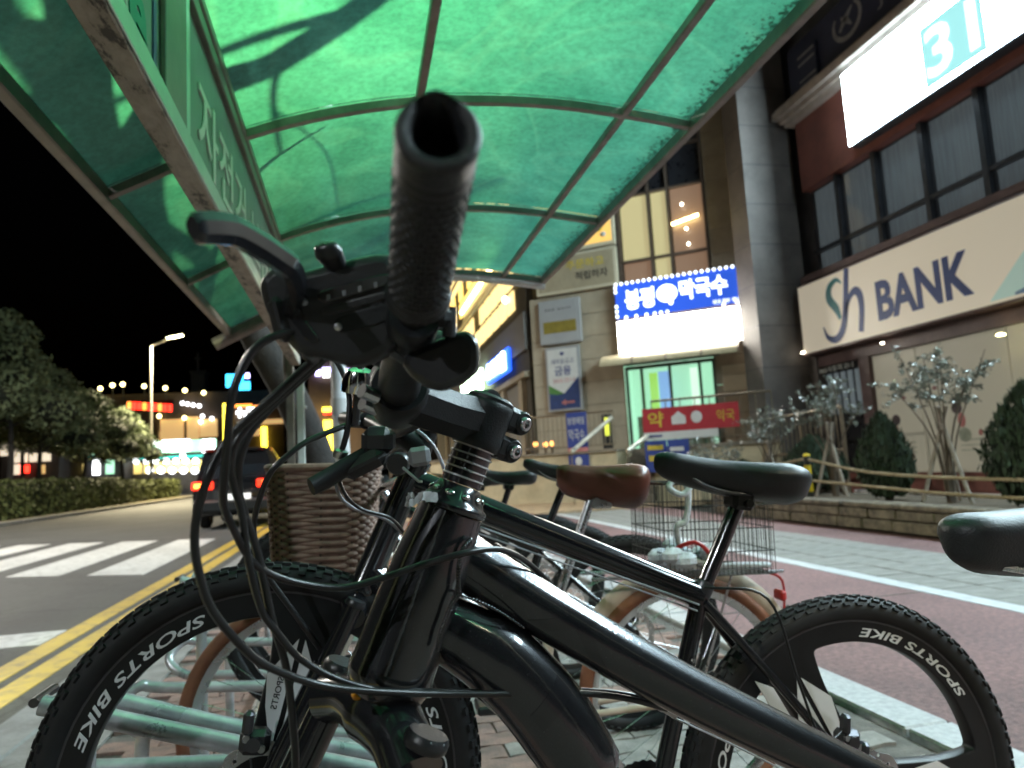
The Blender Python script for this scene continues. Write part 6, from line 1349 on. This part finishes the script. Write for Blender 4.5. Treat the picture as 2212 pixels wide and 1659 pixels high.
# near grip: ribbed rubber sleeve with an open end
gp = smooth([at(903,640,.3995), at(913,560,.366), at(926,450,.327), at(946,297,.2715)], 26); n = len(gp); rad = []
for i in range(n):
    q = i/(n-1); r0 = .0163
    if q < .035: r0 = .0186
    elif q < .06: r0 = .0172
    elif q > .93: r0 = .0166
    else: r0 += .00055*(1 if (i % 3) else -1)
    rad.append(r0)
b = MB(); b.tube(gp, rad, 28, cap=False); 
gd = nrm(gp[-1]-gp[-4]); grip = b.build('grip', 'grip_rubber', t1, 70)
b = MB(); prof = [(.0166,-.0005),(.0168,.002),(.0160,.0042),(.0140,.0050),(.0122,.0040),(.0100,.0015),(.0098,-.03),(.0005,-.0302)]; b.lathe(prof, gp[-1], gd, 48, cap=False)
for i, p in enumerate(b.v):
    e = np.array(p)-gp[-1]; hgt = np.dot(e,gd); e = e-gd*hgt; rr_ = np.linalg.norm(e)
    if 1e-5 < rr_ < .0150: c_ = np.dot(e/rr_, nrm(CU*1.-CR*.05)); k_ = 1.+.52*max(0.,c_)**5-.06*max(0.,-c_)**2; b.v[i] = tuple(gp[-1]+gd*hgt+e*(k_ if rr_ < .0135 else 1.+(k_-1.)*.35))
b.build('grip_end', 'grip_rubber', grip, 70)
b = MB(); 
for i in range(9, n-10, 3):
    for k in range(22):
        a = 2*math.pi*(k+.5*(i//3 % 2))/22; T = nrm(gp[i+1]-gp[i]); U = nrm(CR-T*np.dot(CR,T)); Wv = np.cross(T,U); e = U*math.cos(a)+Wv*math.sin(a); b.box(gp[i]+e*.0168, (.0021,.0030,.0012), (T,np.cross(T,e),e), .7)
o = b.build('grip_pattern', 'grip_rubber', grip, 30); o['kind'] = 'stuff'
mg = smooth([mirror[3],mirror[4],mirror[5],mirror[6]],6); b = MB(); b.tube(mg, .0163, 20); b.build('grip', 'grip_rubber', t1, 70)
# lever clamp on the bar
T = nrm(bars[4]-bars[2]); cc = at(893,692,.426); b = MB(); b.lathe([(.0150,-.009),(.0160,-.007),(.0160,.007),(.0150,.009)], cc, T, 28); b.bbox(cc+CR*.0165+CU*.002, (.014,.013,.018), .004, (CR,CU,_f)); b.build('lever_clamp', 'satin_black', t1, 45)
b = MB(); b.cyl(cc+CR*.0215+CU*.008, cc+CR*.0215-CU*.010, .0045, 12); b.build('clamp_bolt', 'alloy_dark', t1)
# shifter and brake housing: flat shaped bodies facing the viewer
def shape(pts, d, th, name, m, parent, bevel=.003, tilt=0., n=2):
    k = d/FPX; o = at(PXW/2, PXH/2, d); ct = [np.array(((x-PXW/2)*k, -(y-PXH/2)*k)) for x, y in pts]
    for w_ in (.16,.25)[:n]: ct = [q for i in range(len(ct)) for q in (ct[i]*(1-w_)+ct[(i+1)%len(ct)]*w_, ct[i]*w_+ct[(i+1)%len(ct)]*(1-w_))]
    ar = sum(ct[i][0]*ct[(i+1)%len(ct)][1]-ct[(i+1)%len(ct)][0]*ct[i][1] for i in range(len(ct)))
    if ar < 0: ct = ct[::-1]
    cx = np.mean([c[0] for c in ct]); V, Fq = plate([[tuple(c) for c in ct]], th, bevel); b = MB(); b.add([o+CR*p[0]+CU*p[1]-_f*(p[2]+tilt*(p[0]-cx)) for p in V], Fq); return b.build(name, m, parent, 45)
hs = shape([(636,622),(845,566),(862,640),(852,705),(838,748),(770,775),(712,757),(662,748),(606,672),(592,622),(612,600)], .448, .030, 'shifter_housing', 'plastic_black', t1, .006)
shape([(690,632),(838,592),(842,612),(694,654)], .4325, .004, 'gear_window', 'gloss_black', hs, .0012)
shape([(700,668),(842,630),(846,640),(703,680)], .4325, .003, 'housing_rib', 'plastic_black', hs, .001)
for k_ in range(4): shape([(706+k_*34,638-k_*9),(712+k_*34,636-k_*9),(713+k_*34,646-k_*9),(707+k_*34,648-k_*9)], .4302, .0008, 'window_mark', 'decal_grey', hs, .0002, n=0)
shape([(622,640),(640,634),(655,690),(690,735),(668,738),(625,680)], .4330, .003, 'housing_trim', 'gloss_black', hs, .001)
shape([(720,690),(842,655),(845,690),(735,720)], .4330, .0022, 'housing_cover', 'satin_black', hs, .0008)
for (sx_, sy_) in ((657,652),(731,706),(632,628)): b = MB(); b.lathe([(.0024,0),(.0024,.0012),(.0012,.0016)], at(sx_,sy_,.4322), -_f, 12); b.build('screw', 'alloy', hs)
for (ax_, ay_, bx_, by_) in ((652,714,634,718),(704,750,690,764),(716,754,704,768)): b = MB(); b.cyl(at(ax_,ay_,.444), at(bx_,by_,.442), .0036, 12); b.build('ferrule', 'alloy', hs)
b = MB(); c = at(777,722,.452); b.lathe([(.0172,-.012),(.0182,-.008),(.0182,.012),(.0165,.016),(.006,.0175)], c, -_f, 32); b.build('shifter_drum', 'plastic_black', hs, 45)
b = MB(); c = at(815,664,.4335); b.ring([(.0020,-.001),(.0036,-.001),(.0040,.0),(.0036,.001),(.0020,.001)], c, -_f, 20); b.build('screw', 'alloy_dark', hs)
b = MB(); b.tube(smooth([at(740,616,.445), at(734,590,.440), at(722,566,.434), at(710,546,.428), at(703,531,.424), at(701,526,.423)],4), [.0062,.0062,.0072,.0088,.0068,.0025], 14, sec=(1.,.7), up=CR); b.build('trigger', 'plastic_black', t1, 60)
# brake lever blade: hooked from its pivot toward the viewer
b = MB(); P = smooth([at(630,668,.436), at(641,622,.422), at(630,580,.408), at(598,554,.395), at(556,526,.379), at(508,500,.361), at(470,493,.348), at(430,492,.336), at(416,492,.332)][::-1],5)
b.tube(P, [.0055,.0078,.0082,.0082,.0082,.0084,.0086,.0088,.0088,.0080], 8, sec=[(1.05,.7),(1.05,.6),(1.,.6),(1.,.7)], up=CU, rot=math.pi/8); b.build('brake_lever', 'gloss_black', t1, 25)
b = MB(); P2 = [p-_f*.0033+CU*.0012 for p in P[8:-14]]; b.tube(P2, .0009, 6); b.build('lever_groove', 'matt_black', t1)
b = MB(); c = at(612,690,.440); b.bbox(c, (.012,.030,.022), .005, (nrm(CR+CU*.25),nrm(CU-CR*.25),_f)); b.build('lever_pivot', 'plastic_black', t1)
b = MB(); b.lathe([(.0052,0),(.0058,.002),(.0058,.008),(.0040,.010)], at(684,752,.45), nrm(at(668,775,.45)-at(690,745,.45)), 14); b.build('barrel_adjuster', 'alloy_dark', t1)
shape([(880,778),(985,738),(1006,733),(1019,748),(1019,792),(1002,808),(955,829),(928,822),(896,800)], .432, .014, 'thumb_paddle', 'plastic_black', t1, .005, .35)
shape([(806,730),(816,731),(872,772),(878,786),(868,783),(812,745)], .446, .003, 'paddle_link', 'alloy_dark', t1, .0008)
b = MB(); b.ball(at(930,742,.62), (.026,.012,.018), 10, 6, (CR,CU,_f)); b.build('far_shifter', 'plastic_black', t1)
# cables
rc = .00255
cable([at(648,716,.440),at(622,718,.432),at(585,730,.425),at(548,756,.420),at(517,808,.415),at(498,872,.412),at(491,955,.415),at(485,1022,.42),at(482,1076,.43),at(489,1110,.44),at(504,1142,.45),at(532,1196,.465),at(570,1233,.48),at(636,1257,.50),at(736,1270,.52),at(821,1250,.53),at(904,1223,.535),at(998,1196,.54),at(1061,1186,.56),at(1105,1195,.585),at(1145,1220,.61),at(1190,1262,.63)], rc, t1)
cable([at(706,752,.452),at(670,785,.45),at(600,848,.44),at(550,892,.435),at(502,938,.43),at(470,985,.425),at(448,1034,.42),at(428,1100,.42),at(420,1165,.425),at(428,1230,.43),at(452,1305,.44),at(492,1362,.45),at(548,1420,.465),at(606,1452,.48),at(692,1480,.50),at(800,1493,.52),at(950,1499,.55),at(1100,1499,.575),at(1250,1498,.60),at(1350,1508,.615),at(1440,1531,.63)], rc*1.06, t1)
cable([at(714,757,.455),at(660,805,.46),at(590,868,.455),at(540,915,.45),at(508,960,.445),at(498,1010,.445),at(508,1060,.45),at(522,1106,.455),at(536,1206,.465),at(563,1312,.48),at(593,1359,.49),at(650,1424,.505),at(736,1470,.52),at(830,1492,.54),at(950,1494,.56),at(1100,1494,.59),at(1250,1492,.61),at(1350,1500,.63),at(1442,1524,.645)], rc, t1)
cable([at(718,757,.46),at(650,820,.468),at(585,880,.466),at(540,935,.462),at(516,1000,.46),at(516,1060,.462),at(527,1106,.465),at(556,1193,.475),at(588,1339,.49),at(618,1440,.505),at(634,1573,.52),at(638,1662,.53),at(630,1800,.55),at(600,1960,.58)], rc*1.1, t1)
# frame tubes
Q = lambda x, y: ony(x, y, .612)
TT = [Q(985,1198), Q(1060,1248), Q(1250,1364), Q(1470,1487), Q(1700,1602), Q(1840,1668)]; dT = nrm(TT[-1]-TT[-3]); TT.append(TT[-1]+dT*max(.02,(.76-TT[-1][0])/max(.3,dT[0]))); clus = TT[-1]
bbp = np.array([.64,.62,.285])
P = smooth(TT,8); ttP = P; ttr = list(np.interp(np.linspace(0,1,len(P)),[0,.15,.6,1],[.0225,.0215,.0205,.018])); b = MB(); b.tube(P, ttr, 26, sec=(1.08,.92), up=Z3); b.build('top_tube', 'graphite_paint', t1, 60)
DT = [Q(955,1352), Q(1010,1382), Q(1068,1418), Q(1130,1475), Q(1195,1553), Q(1262,1655), Q(1330,1790), bbp]; P = smooth(DT,8); dtP = P; dtr = list(np.interp(np.linspace(0,1,len(P)),[0,.12,.3,.6,1],[.027,.029,.0325,.0345,.027])); b = MB(); b.tube(P, dtr, 32, sec=(1.,.84), up=Z3); b.build('down_tube', 'graphite_paint', t1, 60)
b = MB(); b.tube([bbp, clus+(0,0,.01), clus+nrm(clus-bbp)*.05], .0175, 20); b.build('seat_tube', 'graphite_paint', t1); b = MB(); b.cyl(bbp-(0,.038,0), bbp+(0,.038,0), .023, 18); b.build('bottom_bracket', 'graphite_paint', t1)
rh = np.array([1.06,.63,R1])
for s in (-1,1):
    b = MB(); b.tube(smooth([clus+(0,s*.012,-.01), clus*.5+rh*.5+(0,s*.045,0), rh+(0,s*.064,.01)],5), .0085, 10); b.build('seat_stay', 'graphite_paint', t1)
    b = MB(); b.tube(smooth([bbp+(.02,s*.02,0), bbp*.5+rh*.5+(0,s*.045,0), rh+(0,s*.064,0)],5), .0095, 10); b.build('chain_stay', 'graphite_paint', t1)
# weld beads where the tubes meet the head tube
def beads(pts, d, n, name='weld_seam', r=.0028):
    P = smooth([at(x,y,dd) for x,y,dd in pts],8); L = np.cumsum([0]+[np.linalg.norm(P[i+1]-P[i]) for i in range(len(P)-1)]); b = MB()
    for q in np.linspace(0,L[-1],n):
        c = np.array([np.interp(q,L,[p[k] for p in P]) for k in range(3)]); T = nrm(P[-1]-P[0]); b.ball(c, (r*1.0,r*.72,r*.9), 8, 6, (T, nrm(np.cross(T,_f)), _f))
    o = b.build(name, 'weld_black', t1, 70)
beads([(1016,1168,.572),(1000,1185,.5675),(992,1215,.5645),(990,1250,.562),(992,1280,.562)], 0, 20); beads([(992,1284,.562),(975,1308,.5595),(962,1340,.558),(951,1372,.5555),(946,1400,.555)], 0, 20); beads([(1000,1288,.565),(1040,1302,.572),(1085,1325,.582),(1130,1355,.592)], 0, 22, r=.0020)
# decals that follow the tubes
def tube_decal(P, rad, sec, t0, t1_, a0, a1_, m, name, up=Z3, skew=0., n=14, k=14):
    N = len(P); b = MB(); V = []
    Ts = [nrm(P[min(i+1,N-1)]-P[max(i-1,0)]) for i in range(N)]; Us = []; U = nrm(up-Ts[0]*np.dot(up,Ts[0]))
    for i in range(N): U = nrm(U-Ts[i]*np.dot(U,Ts[i])); Us.append(U)
    for i in range(n+1):
        for j in range(k+1):
            a = a0+(a1_-a0)*j/k; q = (t0+(t1_-t0)*i/n+skew*(j/k-.5))*(N-1); i0 = int(max(0,min(N-2,q))); f = q-i0; p = P[i0]*(1-f)+P[i0+1]*f; u = nrm(Us[i0]*(1-f)+Us[i0+1]*f); w = np.cross(nrm(Ts[i0]*(1-f)+Ts[i0+1]*f), u); r = (rad[i0]*(1-f)+rad[i0+1]*f)
            V.append(p+(u*math.cos(a)*(r*sec[0]+.0003)+w*math.sin(a)*(r*sec[1]+.0003)))
    b.add(V, [(i*(k+1)+j, i*(k+1)+j+1, (i+1)*(k+1)+j+1, (i+1)*(k+1)+j) for i in range(n) for j in range(k)]); return b.build(name, m, t1, 80)
# angle whose surface faces the viewer
tube_decal(dtP, dtr, (1.,.84), .470, .530, R(20), R(112), 'gloss_black', 'decal_letter', skew=.02); tube_decal(dtP, dtr, (1.,.84), .530, .68, R(52), R(66), 'gloss_black', 'decal_letter', skew=.0)
tube_decal(ttP, ttr, (1.08,.92), .300, .330, R(15), R(125), 'gloss_black', 'decal_chevron', skew=-.10); tube_decal(ttP, ttr, (1.08,.92), .318, .346, R(15), R(160), 'gloss_black', 'decal_chevron', skew=.13)
# cable stop under the top tube, bare inner wires
cs = at(1446,1535,.636); d = nrm(at(1490,1560,.645)-at(1420,1520,.63)); b = MB(); b.cyl(cs-d*.008, cs+d*.008, .0040, 12); b.cyl(cs-d*.012, cs-d*.008, .0046, 12); b.cyl(cs-d*.002, cs+(0,0,.018), .0025, 8); b.build('cable_stop', 'alloy', t1)
for k, (dy, dd) in enumerate(((0,.0),(9,.012))): cable([at(1452,1540+dy,.638+dd),at(1540,1580+dy,.655+dd),at(1640,1628+dy,.675+dd),at(1760,1690+dy,.70+dd)], .0009, t1, 'alloy', 'inner_wire')
# torn strip of packing film at the headset
b = MB(); P = smooth([at(945,1075,.575),at(915,1072,.567),at(895,1082,.563),at(880,1088,.561),at(882,1072,.560),at(893,1070,.560)],5); V = []
for i, p in enumerate(P): w = .0045*(1-.7*i/len(P)); V += [p+CU*w+rng.normal(0,.0007,3), p-CU*w+rng.normal(0,.0007,3)]
b.add(V, [(2*i,2*i+1,2*i+3,2*i+2) for i in range(len(P)-1)]); b.build('film_scrap', 'torn_film', t1, 60)
# fork turned with the bar
FW = nrm(SV); crown = HB-a1*.042; hubc = HB-a1*((HB[2]-R1)/a1[2])+FW*.042
b = MB(); b.tube(smooth([crown+SD*.064-a1*.012, crown+SD*.035+a1*.002, crown+a1*.008, crown-SD*.035+a1*.002, crown-SD*.064-a1*.012],4), [.021,.022,.028,.022,.021], 18, sec=(1.,1.1)); fc = b.build('fork_crown', 'gloss_black', t1, 60)
b = MB(); b.cyl(crown+a1*.0, HB-a1*.020, .0195, 24); b.build('fork_steerer', 'gloss_black', t1)
b = MB(); b.ball(HB-a1*.024+SV*.024, (.006,.008,.005), 10, 6); b.build('reflector_bracket', 'amber_plastic', t1)
for sg in (1,-1):
    top = crown+SD*.064*sg+a1*.004; end = hubc+SD*.064*sg; mid = top+(end-top)*.30
    b = MB(); b.tube([top-a1*.03, mid], .0150, 20); lg = b.build('fork_leg', 'gloss_black', t1)
    b = MB(); b.tube([mid-(end-top)*.02, mid, top*.2+end*.8, end], [.0190,.0205,.0190,.0165], 18); b.build('fork_slider', 'gloss_black', lg)
    b = MB(); V = []; prof = [(.0158,0),(.0172,.002),(.0172,.008),(.0150,.0115)]; b.lathe(prof, top+a1*.004, a1, 24)
    for k in range(8): e = nrm(np.cross(a1,X3)); w = np.cross(a1,e); a = k*math.pi/4; q = e*math.cos(a)+w*math.sin(a); b.ball(top+a1*.0125+q*.0140, (.0032,.0032,.0022), 6, 4)
    b.build('fork_cap', 'plastic_black', lg, 45)
Mw = Matrix.Identity(4); zc = np.cross(FW, SD)
for i in range(3): Mw[i][0] = FW[i]; Mw[i][1] = SD[i]; Mw[i][2] = zc[i]; Mw[i][3] = hubc[i]
rim, D = wheel_meshes('mag', .345, .048); w = link('wheel', rim, t1, I1 @ Mw @ Matrix.Rotation(R(-30),4,'Y'))
for nm, me, k in D:
    o = link(nm, me, w)
    if k: o['kind'] = k
w = add_wheel(t1, 'mag', .345, .048, (0,0,R1), R(20)); lb = loc1(bbp); crank_parts(t1, (lb[0],lb[2]), R(250))
# saddle
sn = at(2045,1182,.70); sl = loc1(sn); b = MB(); b.tube([loc1(clus)+(0,0,.03), np.array([sl[0]-.15,sl[1],sl[2]-.06])], .0145, 14); LB(b, 'seat_post', 'matt_black', t1)
b = saddle_mb(.285, .155, .075, nose=.030, dip=.004); b.v = [(sl[0]-.1425+p[0], sl[1]+p[1], sl[2]+.033+p[2]) for p in b.v]; s1 = LB(b, 'saddle', 'saddle_black', t1, 60)
for s in (-1,1): b = MB(); b.tube(smooth([np.array([sl[0]-.05,sl[1]+s*.012,sl[2]-.022]),np.array([sl[0]-.09,sl[1]+s*.02,sl[2]-.030]),np.array([sl[0]-.16,sl[1]+s*.022,sl[2]-.035]),np.array([sl[0]-.24,sl[1]+s*.022,sl[2]-.01])],5), .0036, 8); LB(b, 'saddle_rail', 'alloy', s1)

# ---------------------------------------------------------------- galvanised bicycle rack
pm('galvanised', (.52,.51,.53), .30, metal=.55, var=.35, vs=9., rvar=.14, col2=(.30,.33,.34))
rk = thing('bicycle_rack', 'galvanised tube bicycle rack holding the front wheels along the kerb', 'bicycle rack', (-.4, 2.3, 0))
def rail(pts, r=.0165, name='rack_tube', n=5): b = MB(); b.tube(smooth(pts,n), r, 14); return b.build(name, 'galvanised', rk)
for (Y, zh, zl, xl) in ((1.40,.63,.40,-.52),(2.02,.42,.24,-.60),(2.62,.66,.44,-.58),(3.24,.44,.26,-.60),(3.86,.66,.44,-.58),(4.5,.44,.26,-.6)):
    for s in (-.036,.036):
        rail([(xl+(.02 if s > 0 else 0),Y+s,zh),(xl+.3,Y+s,zh+(zl-zh)*.45),(.16,Y+s,zl)])
        rail([(.16,Y+s,zl),(.19,Y+s,zl-.05),(.19,Y+s,.01)])
    b = MB(); b.cyl((xl-.012,Y-.036,zh+.004), (xl-.012,Y+.05,zh+.004), .008, 10); b.build('rack_bolt', 'alloy_dark', rk)
    rail([(xl+.08,Y-.036,zh-.03),(xl+.06,Y-.02,zh-.10),(xl+.06,Y,.01)])
for (Y) in (1.75, 2.35, 2.95):
    rail([(.1,Y,.20),(-.55,Y,.26),(-.66,Y,.28),(-.71,Y+.03,.33),(-.66,Y+.07,.38),(-.55,Y+.08,.36),(.1,Y+.08,.30)], .0165, 'rack_loop', 7)
for Y in (1.185, 1.265): rail([(-.50,Y,.20),(-.16,Y,.14),(.14,Y,.13),(.17,Y,.01)])
rail([(.17,1.0,.035),(.17,4.8,.035)], .02); rail([(-.44,1.0,.03),(-.44,4.8,.03)], .02)
